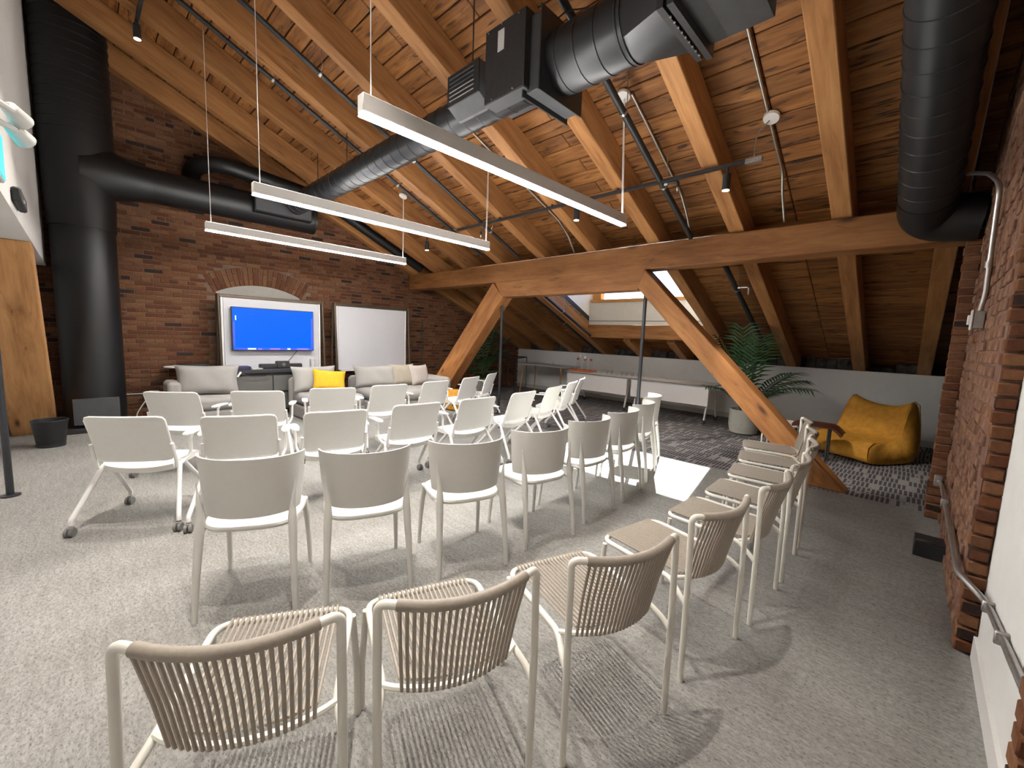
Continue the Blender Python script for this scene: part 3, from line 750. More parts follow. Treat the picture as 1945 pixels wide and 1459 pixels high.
# louvred side outlet, and its twin on the far side
g = MB(LOC).prism([(2.31, 3.37), (2.31, 3.61), (2.52, 3.61), (2.52, 3.30), (2.42, 3.30)], -3.12, -2.72, 'YZ').build('side_outlet', 'duct_face', du, False)
MB(LOC).box((-2.92, 2.303, 3.49), (0.40, 0.012, 0.245)).build('outlet_face', 'black_matt', g, False)
for k in range(6):
    MB(LOC).box((-2.93, 2.294, 3.405+0.034*k), (0.31, 0.014, 0.006), Matrix.Rotation(0.5, 3, 'X')).build('louvre', 'duct_face' if k > 2 else 'steel', g, False)
MB(LOC).prism([(2.77, 3.37), (2.77, 3.56), (2.56, 3.56), (2.56, 3.29), (2.66, 3.29)], -2.70, -2.35, 'YZ').build('side_outlet', 'duct_face', du, False)
# round to square piece
seg = 28; ra = []; rb = []
for k in range(seg):
    a = 2*pi*k/seg + pi/4
    ra.append(Vector((-1.50, AY+0.205*cos(a), AZ+0.205*sin(a))))
    m = max(abs(cos(a)), abs(sin(a))); rb.append(Vector((-1.17, 2.465+0.235*cos(a)/m, AZ-0.01+0.20*sin(a)/m)))
MB(LOC).add(ra+rb, [(k, (k+1) % seg, seg+(k+1) % seg, seg+k) for k in range(seg)]).build('square_reducer', 'duct', du, True, 25)
ringed(MB(LOC), (-1.515, AY, AZ), (-1.495, AY, AZ), 0.212, 0.2).build('collar', 'duct', du)
for x, e in ((-1.16, 0.04), (-1.10, 0.05)):
    for (c, sz) in (((x, 2.465-0.235-e/2, AZ-.01), (0.035, e, 0.40+2*e)), ((x, 2.465+0.235+e/2, AZ-.01), (0.035, e, 0.40+2*e)), ((x, 2.465, AZ-.01-0.2-e/2), (0.035, 0.47, e)), ((x, 2.465, AZ-.01+0.2+e/2), (0.035, 0.47, e))):
        MB(LOC).box(c, sz).build('flange', 'black', du, False)
for k in range(9):
    MB(LOC).tube([(-1.135, 2.27+0.05*k, AZ-.01-0.245), (-1.135, 2.27+0.05*k, AZ-.01-0.252)], 0.006, 6).build('rivet', 'dull_steel', du)
MB(LOC).box((-0.92, 2.465, AZ-.01), (0.34, 0.47, 0.40), ch=0.004).build('square_duct', 'duct_face', du)
for (x, y) in ((-2.92, 2.40), (-5.6, AY), (-6.55, AY), (-1.13, 2.2), (-1.13, 2.74)):
    MB(LOC).tube([(x, y, AZ+(0.14 if y != AY else 0.14)), (x, y, rz(y, RD))], 0.006, 6).build('hanger_rod', 'black', du)
o = MB(LOC); o.tube([Vector((-2.2, 2.5, 3.7)), Vector((-2.12, 2.62, 3.84)), Vector((-1.95, 2.7, 3.82)), Vector((-1.9, 2.72, 3.6))], 0.006, 6); o.build('control_cable', 'black', du)

# riser column with the branch along the brick wall
CX, CY = -7.98, 0.10
LOC = (CX, CY, 0)
rs = thing('duct_riser', 'large black vertical duct standing against the brick wall', 'duct', LOC)
pts = [(CX, CY, 0.06), (CX, CY, 2.62)]
MB(LOC).tube([(CX, CY, 0.06), (CX, CY, 1.2), (CX, CY, 2.62)], 0.31, 36).build('riser', 'duct_dark', rs)
MB(LOC).box((CX, CY, 0.03), (0.82, 0.72, 0.06), ch=0.01).build('base_plinth', 'black_matt', rs)
MB(LOC).box((CX+0.335, CY+0.0, 0.27), (0.05, 0.44, 0.34), ch=0.004).build('access_plate', 'duct_face', rs)
MB(LOC).tube([(CX, CY, 2.62), (CX, CY, 2.66), (CX, CY, 3.0), (CX, CY, 3.45), (CX, CY, 3.7)], [0.325, 0.325, 0.335, 0.335, 0.345], 36).build('tee', 'duct_dark', rs)
ringed(MB(LOC), (CX, CY, 3.7), (CX+0.0, CY, 5.4), 0.345, 0.11, 36, 0.006).build('upper_riser', 'duct_dark', rs)
BX, BZ = -7.95, 3.35
MB(LOC).tube([(BX, CY+0.0, BZ), (BX, CY+0.24, BZ), (BX, CY+0.62, BZ), (BX, CY+0.7, BZ)], [0.325, 0.325, 0.238, 0.232], 30).build('branch_cone', 'duct_dark', rs)
MB(LOC).tube([(BX, CY+0.68, BZ), (BX, 1.6, BZ), (BX, 2.96, BZ)], 0.23, 30).build('branch_duct', 'duct_dark', rs)
MB(LOC).tube([(BX, 2.94, BZ), (BX, 2.985, BZ), (BX, 2.99, BZ)], [0.238, 0.238, 0.15], 30).build('end_cap', 'duct_dark', rs)
bx = MB(LOC).box((BX+0.22, 2.42, BZ+0.02), (0.22, 0.86, 0.26), ch=0.004).build('branch_outlet', 'duct_dark', rs)
MB(LOC).box((BX+0.336, 2.42, BZ+0.02), (0.012, 0.82, 0.22)).build('outlet_face', 'duct_face', bx, False)
for p, e in ((fillet([(-8.6, 1.35, 3.72), (-8.25, 1.35, 3.86), (-7.95, 1.6, 3.9), (-7.8, 2.9, 3.72)], 0.25), 0),):
    MB(LOC).tube(p, 0.12, 20).build('upper_branch', 'duct_dark', rs)

# sloping duct at the right gable, with its elbow into the pier
EY = 5.02; EX = -0.09; r_ = 0.185
def slope_pt(y, off): return Vector((EX, y, rz(y) - off/CS))
LOC = (EX, EY, 2.6)
sd = thing('sloping_duct', 'black spiral duct running down the rafters beside the brick pier', 'duct', LOC)
a = slope_pt(0.4, r_+0.03); b = slope_pt(4.86, r_+0.03)
ringed(MB(LOC), a, b, r_, 0.165, 30, 0.005).build('round_duct', 'duct', sd)
c = slope_pt(5.06, r_+0.03)
el = fillet([b - (c-b).normalized()*0.02, c+(c-b)*0.35, c+(c-b)*0.35+Vector((0.34, 0.0, -0.04))], 0.3, 10)
MB(LOC).tube(el, [r_+0.004]*len(el), 30).build('elbow', 'duct_dark', sd)

# ------------------------------------------------------------------ sprinkler pipes and conduits under the roof
def pipe_run(x, y0, y1, off, r, label, heads=(), clamps=(), mat='black', group='black sprinkler pipes under the roof'):
    p0 = Vector((x, y0, rz(y0)+off/CS)); p1 = Vector((x, y1, rz(y1)+off/CS)); loc = tuple(p1)
    t = thing('sprinkler_pipe', label, 'pipe', loc, 0, group)
    MB(loc).tube(line(p0, p1, 4), r, 12).build('pipe', mat, t)
    for y in clamps:
        c = Vector((x, y, rz(y)+off/CS)); d = (p1-p0).normalized()
        MB(loc).tube([c-d*0.012, c+d*0.012], r+0.006, 12).build('clamp', 'steel', t)
        MB(loc).tube(fillet([c+Vector((0, 0, r)), c+Vector((0.03, 0.01, 0.06)), c+Vector((0.02, 0.0, RD-off+0.03))], 0.03), 0.004, 6).build('hanger', 'steel', t)
    for y, sx in heads:
        c = Vector((x, y, rz(y)+off/CS))
        MB(loc).tube([c, c+Vector((sx*0.06, 0, 0))], 0.022, 10).build('outlet_tee', 'steel', t)
        h = MB(loc).tube(fillet([c+Vector((sx*0.05, 0, 0)), c+Vector((sx*0.17, 0, 0.0)), c+Vector((sx*0.17, 0, -0.06))], 0.03), 0.015, 10).build('sprinkler_arm', 'black' if y < 5 else 'steel', t)
        MB(loc).lathe([(0.012, 0), (0.016, -0.02), (0.008, -0.04), (0.018, -0.046), (0.018, -0.05)], c+Vector((sx*0.17, 0, -0.06)), 10).build('sprinkler_head', 'steel', h)
pipe_run(-2.16, 0.6, 5.28, -0.02, 0.032, 'black sprinkler pipe crossing above the nearest pendant light', [(4.42, 1)], (3.55, 4.45))
pipe_run(-5.05, 0.2, 5.28, 0.02, 0.026, 'black sprinkler pipe passing over the middle pendant light', [(4.55, -1)], (2.0, 3.2, 4.6))
pipe_run(-5.80, 0.2, 5.1, 0.02, 0.026, 'black sprinkler pipe beside the far pendant light, bearing silver clamps', [], (1.75, 3.4))
pipe_run(-1.98, 5.62, 8.6, 0.06, 0.034, 'black sprinkler pipe on the lower roof beside the dormer', [(6.55, 1)], (5.9, 6.6))
pipe_run(-5.32, 5.62, 7.95, -0.04, 0.03, 'black pipe along the left edge of the dormer opening', [], (6.9,))
pipe_run(-5.80, 5.62, 9.0, 0.06, 0.034, 'black pipe running down between rafters to the knee wall, left of the dormer', [], (7.6,))
pipe_run(-7.97, 3.3, 5.25, 0.05, 0.085, 'thick black pipe down the roof slope against the brick wall', [], (), 'duct_dark', 'thick black pipes')
# orange coupling on the lower pipe
c = Vector((-1.98, 5.68, rz(5.68)+0.06/CS)); t = thing('pipe_coupling', 'orange pipe coupling just below the truss beam', 'pipe coupling', tuple(c))
d = Vector((0, CS, -SN))
MB(c).tube([c-d*0.045, c-d*0.04, c+d*0.04, c+d*0.045], [0.04, 0.055, 0.055, 0.04], 14).build('ring', 'copper', t)
for sx in (-1, 1): MB(c).box(c+Vector((sx*0.065, 0, 0)), (0.04, 0.05, 0.03), ch=0.006).build('bolt_pad', 'copper', t)
def conduit(pts, r, label, fr_=0.06, mat='steel', clips=()):
    loc = tuple(Vector(pts[-1])); t = thing('conduit', label, 'conduit', loc, 0, 'steel conduits')
    MB(loc).tube(fillet(pts, fr_), r, 10).build('tube', mat, t)
    for c in clips: MB(loc).box(c, (0.02, 0.035, 0.05), ch=0.004).build('clip', mat, t)
    return t
def ub(x, y, off=RD-0.02): return (x, y, rz(y)+off/CS)
conduit([ub(-1.18, 3.2), ub(-1.18, 5.0), ub(-1.2, 5.15, 0.2), ub(-1.2, 5.36, 0.06)], 0.013, 'steel conduit passing the white canopy of the track feed')
conduit([ub(-2.19, 3.72), ub(-2.19, 4.0), ub(-2.20, 5.0), ub(-2.20, 5.2, 0.18), ub(-2.20, 5.36, 0.06)], 0.013, 'steel conduit leaving the canopy of the nearest pendant light')
conduit([ub(-4.15, 3.4), ub(-4.02, 5.0), ub(-3.98, 5.2, 0.18), ub(-3.98, 5.38, 0.05)], 0.012, 'thin steel conduit seen beyond the middle of the nearest pendant')

# ------------------------------------------------------------------ pendant lights
def pendant(x, y0, y1, label, y_c, show_canopy):
    zb = 2.59; h = 0.105; w = 0.062; loc = (x, (y0+y1)/2, zb)
    t = thing('pendant_light', label, 'light', loc, 0, 'white linear pendant lights')
    L = y1-y0
    hb_ = MB(); hb_.box((0, 0, h/2+0.006), (w, L, h-0.012), ch=0.003); hb_.build('housing', 'light_body', t)
    MB().box((0, 0, 0.003), (w-0.006, L-0.006, 0.010)).build('diffuser', 'diffuser', t, False)
    MB().box((0, 0, h-0.003), (w-0.012, L-0.012, 0.008)).build('uplight_strip', 'uplight', t, False)
    for (ya, lean) in ((y0+0.06, 0.0), (y1-0.05, y_c)):
        top = rz(ya+lean, RD)
        MB(loc).tube([(x, ya, zb+h), (x, ya+lean, top)], 0.0032, 6).build('cable', 'white_metal', t)
        if show_canopy and ya > 2.5:
            MB(loc).tube([(x+0.012, ya, zb+h), (x+0.02, ya+lean*0.6, zb+0.6), (x+0.01, ya+lean, top)], 0.0035, 6).build('power_cord', 'white_metal', t)
            cn = MB().lathe([(0.0, -0.03), (0.062, -0.028), (0.066, -0.022), (0.066, 0.0)], seg=24).build('canopy', 'white_metal', t)
            cn.location = Vector((x, ya+lean, top-0.02)) - Vector(loc); cn.rotation_euler = (-TH, 0, 0)
pendant(-2.262, 1.10, 3.855, 'white linear pendant light nearest the black fan box', -0.10, True)
pendant(-4.30, 1.11, 3.885, 'white linear pendant light in the middle of the three', 0.0, True)
pendant(-6.385, 1.13, 3.895, 'white linear pendant light closest to the brick wall and screen', 0.0, True)

# ------------------------------------------------------------------ track with spotlights
def spot_lamp(x, y, z, stem, label, aim=None, watts=SPOT_W, cone=62):
    t = thing('spotlight', label, 'light', (x, y, z), 0, 'black cylinder spotlights')
    MB().lathe([(0.034, 0.0), (0.036, 0.002), (0.036, 0.145), (0.030, 0.15)], (0, 0, -0.075), 18).build('head', 'black', t)
    MB().lathe([(0.0, 0.004), (0.031, 0.004), (0.031, 0.001)], (0, 0, -0.081), 18).build('lens', 'bulb', t)
    MB().tube([(0, 0.0, 0.07), (0, 0, stem)], 0.012, 8).build('stem', 'black', t)
    l = bpy.data.lights.new('spot_beam', 'SPOT'); l.energy = watts; l.spot_size = radians(cone); l.spot_blend = 0.5; l.shadow_soft_size = 0.018; l.color = (1, 0.93, 0.84)
    lo = bpy.data.objects.new('spot_beam', l); COL.objects.link(lo); lo.parent = t; lo.location = (0, 0, -0.10); lo.rotation_euler = ((Vector(aim)-Vector((x, y, z-0.1))) if aim else Vector((0, 0, -1))).to_track_quat('-Z', 'Y').to_euler()
TY = 4.36; TZ = 3.13
tk = thing('light_track', 'long black lighting track fixed across the rafters', 'light track', (-3.4, TY, TZ))
MB().box((0, 0, 0), (4.36, 0.036, 0.034), ch=0.003).build('rail', 'black', tk)
MB().box((2.13, 0, -0.003), (0.14, 0.04, 0.042), ch=0.003).build('feed_box', 'dull_steel', tk)
LOC = (-3.4, TY, TZ)
MB(LOC).tube(fillet([(-1.27, TY, TZ+0.02), (-1.27, TY, TZ+0.22), (-1.18, TY, TZ+0.30), (-1.16, TY, TZ+0.33)], 0.08), 0.006, 8).build('feed_cable', 'steel', tk)
cn = MB().lathe([(0.0, -0.03), (0.062, -0.028), (0.066, -0.022), (0.066, 0.0)], seg=24).build('canopy', 'white_metal', tk)
cn.location = Vector((-1.16, TY+0.0, rz(TY, RD)-0.02)) - Vector(LOC); cn.rotation_euler = (-TH, 0, 0)
for x in (-2.66, -3.62, -4.60): MB(LOC).box((x, TY, (TZ+rz(TY))/2), (0.02, 0.02, max(0.02, rz(TY)-TZ))).build('track_clip', 'black', tk)
spot_lamp(-1.49, TY, 2.985, 0.13, 'black cylinder spotlight near the track feed, beside the duct end', (-0.9, 6.4, 0.0), SPOT_W, 40)
spot_lamp(-3.22, TY, 2.985, 0.13, 'black cylinder spotlight hung below the nearest pendant light', (-2.7, 6.3, 0.0), SPOT_W, 34)
spot_lamp(-6.50, 4.40, 3.00, 0.19, 'black cylinder spotlight over the second whiteboard', (-7.1, 4.6, 0.3), SPOT_W*0.8, 50)
SY = 0.63
tk2 = thing('light_track', 'long black lighting track high on the rafters, starting beside the tall black riser', 'light track', (-3.6, SY, rz(SY)-0.03))
MB().box((0, 0, 0), (6.3, 0.036, 0.034), ch=0.003).build('rail', 'black', tk2)
MB().box((-3.1, 0, -0.02), (0.06, 0.04, 0.05), ch=0.003).build('end_cap', 'black', tk2)
spot_lamp(-6.60, SY-0.01, rz(SY)-0.17, 0.13, 'lit black spotlight beside the tall black riser', (-6.2, 1.2, 0), TRACK_W*0.5)
for x, lb in ((-4.25, 'black spotlight high over the first chairs of the front rows'), (-2.55, 'black spotlight high over the first white shell chairs'), (-1.45, 'black spotlight high over the first string chairs')):
    spot_lamp(x, SY, rz(SY)-0.17, 0.13, lb, None, TRACK_W)

# ------------------------------------------------------------------ chairs
def catmull(pts, n=6):
    pts = [Vector(p) for p in pts]; P = [pts[0]*2-pts[1]] + pts + [pts[-1]*2-pts[-2]]; out = []
    for i in range(1, len(P)-2):
        p0, p1, p2, p3 = P[i-1], P[i], P[i+1], P[i+2]
        for k in range(n):
            t_ = k/n
            out.append(0.5*((2*p1)+(-p0+p2)*t_+(2*p0-5*p1+4*p2-p3)*t_*t_+(-p0+3*p1-3*p2+p3)*t_**3))
    out.append(pts[-1]); return out
# --- string chairs (nearest row)
def string_chair(label):
    t = thing('string_chair', label, 'chair', (0, 0, 0), 0, 'cord-strung chairs in the rear row')
    R = 0.0125; BW = 0.232
    def top(u):    # top rail, u in -1..1
        return Vector((u*0.222, -0.255-0.055*(1-u*u), 0.734-0.012*(1-u*u)))
    def low(u):
        return Vector((u*0.196, -0.180-0.050*(1-u*u), 0.418-0.008*(1-u*u)))
    for s in (-1, 1):
        p = [(s*0.238, -0.262, 0.0), (s*0.240, -0.258, 0.45), (s*0.238, -0.250, 0.734)]
        e = top(s*0.84)
        path = line(p[0], p[1], 2) + fillet([p[1], p[2], e], 0.055, 7)[1:]
        MB().tube(path, R, 10).build('leg', 'cream', t)
        MB().tube([(s*0.238, 0.225, 0.0), (s*0.236, 0.222, 0.20), (s*0.222, 0.212, 0.410)], R, 10).build('leg', 'cream', t)
        MB().tube(fillet([(s*0.240, -0.258, 0.345), (s*0.236, -0.225, 0.375), (s*0.212, -0.160, 0.412), (s*0.214, 0.02, 0.418), (s*0.216, 0.234, 0.424), (s*0.09, 0.240, 0.424)], 0.06, 7), R*0.95, 10).build('side_rail', 'cream', t)
    MB().tube([(-0.14, 0.2385, 0.424), (0, 0.2405, 0.424), (0.14, 0.2385, 0.424)], R*0.95, 10).build('front_rail', 'cream', t)
    lowp = [Vector((-0.213, -0.162, 0.414))] + [low(-0.95+1.9*i/12) for i in range(13)] + [Vector((0.213, -0.162, 0.414))]
    MB().tube(lowp, R*0.8, 8).build('back_rail', 'cream', t)
    wrap = MB(); n = 44
    pts = []; rad = []
    for i in range(n*2+1):
        pts.append(top(-0.86+1.72*i/(n*2))); rad.append(R+0.0035+(0.0012 if i % 2 else 0))
    wrap.tube(pts, rad, 10); wrap.build('wrapped_top_rail', 'cord', t)
    ns = 21
    for i in range(ns):
        u = -0.84+1.68*i/(ns-1)
        ft = Vector((u*0.202, 0.243, 0.4360))
        l1 = low(u); l1b = l1+Vector((0, -0.012, -0.012)); tp = top(u)
        pth = [ft+Vector((0, 0.012, -0.014)), ft, (ft+l1)/2+Vector((0, 0, 0.004)), l1+Vector((0, 0.02, 0.012))]
        MB().tube(pth, 0.0054, 6).build('seat_cord', 'cord', t)
        MB().tube([l1+Vector((0, -0.011, 0.0)), (l1+tp)/2+Vector((0, -0.006, 0)), tp+Vector((0, -0.011, -0.002))], 0.0054, 6).build('back_cord', 'cord', t)
    return t
E_ = lambda a: Vector((-sin(a), cos(a), 0))
def place(proto, i, x, y, ang, back, label):
    a = radians(ang); f = Vector((-sin(a), cos(a), 0)); loc = Vector((x, y, 0)) + f*back
    if i == 0:
        proto.location = loc; proto.rotation_euler = (0, 0, a); proto['label'] = label; return proto
    return dup(proto, loc, a, label)
ORD = ['first', 'second', 'third', 'fourth', 'fifth', 'sixth', 'seventh', 'eighth', 'ninth']
S_ = [(-1.07, 0.20, 60), (-0.84, 0.72, 69), (-0.63, 1.29, 71), (-0.53, 1.96, 80), (-0.46, 2.60, 88), (-0.455, 3.19, 92), (-0.50, 3.80, 98), (-0.59, 4.37, 102), (-0.71, 4.93, 105)]
sp = string_chair('x')
for i, (x, y, a) in enumerate(S_):
    end = ', nearest' if i == 0 else (', by the brace' if i == 8 else '')
    place(sp, i, x, y, a, 0.285, 'cream chair strung with taupe cord, %s of the rear row%s' % (ORD[i], end))

# --- shell-backed plastic chairs (middle row)
def shell_chair(label):
    t = thing('shell_chair', label, 'chair', (0, 0, 0), 0, 'white plastic shell chairs')
    zb, zt = 0.498, 0.804
    PH = radians(86)
    def fn(u, v):
        z = zb+(zt-zb)*v; k = 0.88+0.12*v**0.8; p = (-1+2*u)*PH
        return (0.246*k*sin(p)/sin(PH), -0.222-0.022*v+0.172*k*(1-cos(p))/(1-cos(PH)), z)
    MB().shell(fn, 28, 8, 0.0085).build('backrest', 'plastic', t, True, 50)
    n = 16; vs = []; 
    def ring(rx, ry, z, cy=0.0):
        o = []
        for i in range(36):
            a = 2*pi*i/36; c, s = cos(a), sin(a); e = 0.62
            o.append(Vector((rx*math.copysign(abs(c)**e, c)*(1.0+0.03*(s > 0)*abs(s)), cy+ry*math.copysign(abs(s)**e, s), z)))
        return o
    rings = [ring(0.20, 0.195, 0.422, 0.0), ring(0.218, 0.213, 0.430), ring(0.226, 0.221, 0.444), ring(0.220, 0.215, 0.455), ring(0.20, 0.195, 0.454), ring(0.12, 0.12, 0.446), ring(0.04, 0.04, 0.444)]
    for r in rings: vs += r
    fs = [tuple(range(36))[::-1]] + [(i*36+k, i*36+(k+1) % 36, (i+1)*36+(k+1) % 36, (i+1)*36+k) for i in range(len(rings)-1) for k in range(36)] + [tuple((len(rings)-1)*36+k for k in range(36))]
    MB().add(vs, fs).build('seat', 'plastic', t, True, 60)
    for s in (-1, 1):
        MB().tube(catmull([(s*0.222, -0.262, 0), (s*0.215, -0.238, 0.22), (s*0.207, -0.205, 0.42), (s*0.205, -0.190, 0.52), (s*0.212, -0.186, 0.60), (s*0.220, -0.178, 0.68)], 5), [0.0125+0.0085*min(1, (i/5)/2) if i <= 13 else max(0.003, 0.021*(1-((i-13)/12))) for i in range(26)], 10).build('leg', 'plastic', t)
        MB().tube(catmull([(s*0.218, 0.225, 0), (s*0.210, 0.205, 0.25), (s*0.196, 0.180, 0.435)], 6), [0.0115+0.008*i/12 for i in range(13)], 10).build('leg', 'plastic', t)
        MB().tube([(s*0.205, -0.20, 0.432), (s*0.208, 0.0, 0.432), (s*0.200, 0.18, 0.430)], 0.012, 8).build('side_rib', 'plastic', t)
    return t
B_ = [(-2.30, 0.515, 61), (-2.04, 1.04, 69), (-1.845, 1.62, 71), (-1.77, 2.27, 79), (-1.775, 2.92, 89), (-1.83, 3.56, 97), (-1.97, 4.22, 105), (-2.19, 4.86, 111)]
bp = shell_chair('x')
for i, (x, y, a) in enumerate(B_):
    end = {0: ' at its near end', 5: ' in the patch of sun', 7: ', beside the dark carpet'}.get(i, '')
    place(bp, i, x, y, a, 0.242, 'white plastic shell-backed chair, %s in the middle row%s' % (ORD[i], end))

# --- nesting chairs on castors (two front rows)
def nesting_chair(label):
    t = thing('nesting_chair', label, 'chair', (0, 0, 0), 0, 'white nesting armchairs on castors')
    def fn(u, v):
        x = (-1+2*u); y = -0.175-0.105*v**1.3 - 0.028*(1-x*x); z = 0.475+0.33*v
        return (x*0.232*(0.985+0.015*v), y, z)
    def th(u, v):
        e = min(u, 1-u, v, 1-v); return 0.014 if e > 0.04 else 0.009
    # rounded-corner panel made by pulling the corners in
    def fr(u, v):
        x = -1+2*u; zz = -1+2*v; rr = 0.16
        ax, az = abs(x), abs(zz)
        if ax > 1-rr and az > 1-rr:
            dx, dz = (ax-(1-rr))/rr, (az-(1-rr))/rr; m = max(dx, dz); l = hypot(dx, dz) or 1
            k = m/l; ax = 1-rr+dx*k*rr; az = 1-rr+dz*k*rr
        return fn((math.copysign(ax, x)+1)/2, (math.copysign(az, zz)+1)/2)
    MB().shell(fr, 16, 14, 0.013).build('backrest', 'plastic_w', t, True, 50)
    rim = [fr(i/12, 1) for i in range(13)]; sideL = [fr(0, j/12) for j in range(13)]; sideR = [fr(1, 1-j/12) for j in range(13)]; bot = [fr(1-i/12, 0) for i in range(13)]
    MB().tube(sideL+rim[1:]+sideR[1:]+bot[1:-1], 0.0085, 8, closed=True).build('back_frame', 'frame_w', t)
    def sf(u, v):
        x = -1+2*u; yv = v
        ax = abs(x)
        y = -0.165+0.40*yv; z = 0.428-0.035*max(0, yv-0.75)**2*8 - 0.05*max(0, 0.16-yv)*2 - 0.022*(1-x*x)*(1-yv)
        k = 1-0.06*abs(2*yv-1)**4
        return (x*0.225*k, y-0.018*ax**4*(1 if yv > .5 else -1), z)
    MB().shell(sf, 14, 12, 0.042).build('seat', 'plastic_w', t, True, 60)
    for s in (-1, 1):
        for nm, top_, bot_ in (('r', (s*0.236, -0.115, 0.425), (s*0.315, -0.325, 0.075)), ('f', (s*0.236, -0.06, 0.425), (s*0.285, 0.225, 0.075))):
            T = Vector(top_); B = Vector(bot_)
            lg = MB().tube(fillet([T+Vector((-s*0.03, 0.0, 0.005)), T, B+Vector((0, 0, 0.03)), B], 0.03, 4), 0.0155, 10).build('leg', 'frame_w', t)
            cs = MB()
            for dx in (-0.014, 0.014):
                cs.tube([B+Vector((dx-0.009, -0.014, -0.046)), B+Vector((dx+0.009, -0.014, -0.046))], 0.029, 16)
            cs.box(B+Vector((0, -0.008, -0.026)), (0.038, 0.036, 0.03), ch=0.006)
            cs.build('castor', 'castor', lg)
        MB().tube(fillet([(s*0.240, -0.165, 0.41), (s*0.246, -0.180, 0.47), (s*0.242, -0.215, 0.60)], 0.05, 4), [0.014, 0.014, 0.014, 0.014, 0.013, 0.012, 0.010, 0.008][:8] if False else 0.012, 8).build('back_bracket', 'frame_w', t)
        arm = MB().tube(fillet([(s*0.238, -0.10, 0.42), (s*0.272, -0.03, 0.47), (s*0.275, -0.03, 0.60), (s*0.275, 0.0, 0.628)], 0.04, 5), 0.011, 8).build('arm_post', 'frame_w', t)
        pad = MB(); n_ = 14
        def pf(u, v, s=s):
            y = -0.115+0.26*v; w = 0.031*(1-0.55*abs(2*v-1)**4)
            return (s*0.275+(-1+2*u)*w, y, 0.637+0.004*sin(pi*v))
        pad.shell(pf, 5, n_, 0.010).build('arm_pad', 'frame_w', arm, True, 60)
    MB().tube([(-0.235, -0.085, 0.405), (0.235, -0.085, 0.405)], 0.012, 8).build('seat_bar', 'frame_w', t)
    for s in (-1, 1): MB().tube([(s*0.200, -0.09, 0.395), (s*0.222, -0.09, 0.385)], 0.015, 8).build('hinge_knob', 'black', t)
    return t
SC = 1.066
A_ = [(-3.57, .15, 57), (-3.23, .71, 68), (-3.05, 1.3, 77), (-3.0, 1.98, 84), (-2.98, 2.66, 89), (-3.05, 3.39, 96), (-3.20, 4.12, 104), (-3.42, 4.80, 110), (-3.68, 5.40, 116)]
Fw = [(-4.68, .51, 52), (-4.40, 1.12, 64), (-4.29, 1.79, 72), (-4.27, 2.44, 87), (-4.34, 3.14, 97), (-4.55, 3.90, 108), (-4.88, 4.62, 118)]
npo = nesting_chair('x'); k = 0
for nm, L, tail in (('second', A_, {0: ' at its near end', 8: ', on the dark carpet'}), ('front', Fw, {0: ' at its near end', 6: ', by the steel post'})):
    for i, (x, y, a) in enumerate(L):
        place(npo, k, x*SC, y*SC, a, 0.308, 'white armchair on castors, %s in the %s row%s' % (ORD[i], nm, tail.get(i, ''))); k += 1

# ------------------------------------------------------------------ screen wall furniture
def whiteboard(x, y0, y1, zb, zt, label):
    loc = (x, (y0+y1)/2, 0); t = thing('whiteboard', label, 'whiteboard', loc, 0, 'rolling whiteboards')
    MB(loc).box((x, (y0+y1)/2, (zb+zt)/2), (0.03, y1-y0-0.04, zt-zb), ch=0.003).build('board', 'wb', t)
    for s, y in ((-1, y0), (1, y1)):
        MB(loc).box((x, y+s*0.0, (zb+zt)/2), (0.04, 0.03, zt-zb+0.02), ch=0.004).build('board_edge', 'white_metal', t)
        for dx in (0.16, -0.16):
            MB(loc).tube([(x+dx, y+s*0.05, 0.05), (x+(0.035 if dx > 0 else -0.03), y+s*0.05, zt+0.05)], 0.021, 10).build('leg', 'bronze', t)
            MB(loc).lathe([(0.03, 0), (0.03, 0.03), (0.015, 0.05)], (x+dx, y+s*0.05, 0), 10).build('foot', 'black', t)
    MB(loc).box((x, (y0+y1)/2, zt+0.025), (0.055, y1-y0+0.12, 0.05), ch=0.006).build('top_rail', 'bronze', t)
    MB(loc).box((x+0.04, (y0+y1)/2, zb-0.01), (0.08, y1-y0-0.1, 0.015)).build('pen_tray', 'white_metal', t)
    return t
whiteboard(-8.09, 1.60, 3.12, 0.55, 1.90, 'rolling whiteboard holding the blue television, under the brick arch')
whiteboard(-8.02, 3.42, 4.90, 0.68, 1.90, 'bare rolling whiteboard behind the sofa with three cushions')
loc = (-7.99, 2.34, 1.06)
tv = thing('television', 'wide flat television showing a plain blue picture', 'television', loc)
TVX, ty0, ty1, tz0, tz1 = -7.97, 1.707, 2.975, 1.052, 1.757
MB(loc).box((TVX-0.03, (ty0+ty1)/2, (tz0+tz1)/2), (0.06, ty1-ty0, tz1-tz0), ch=0.004).build('case', 'black', tv)
scr = MB(loc).box((TVX+0.0015, (ty0+ty1)/2, (tz0+tz1)/2), (0.003, ty1-ty0-0.022, tz1-tz0-0.022)).build('screen', 'screen', tv, False)
X1 = TVX+0.004
MB(loc).box((X1, ty1-0.03, (tz0+tz1)/2-0.04), (0.002, 0.036, 0.52)).build('picture_edge', 'screen_edge', scr, False)
MB(loc).box((X1, ty0+0.026, 1.32), (0.002, 0.026, 0.40)).build('picture_edge', 'screen_edge', scr, False)
MB(loc).box((X1, (ty0+ty1)/2, tz0+0.028), (0.002, 1.20, 0.030)).build('picture_edge', 'screen_edge', scr, False)
for y, w, m in ((1.98, 0.12, 'screen_mark'), (2.10, 0.06, 'screen_violet'), (2.33, 0.16, 'screen_violet'), (2.55, 0.05, 'screen_mark'), (2.78, 0.2, 'screen_violet')):
    MB(loc).box((X1+0.0015, y, tz0+0.028), (0.002, w, 0.024)).build('picture_mark', m, scr, False)
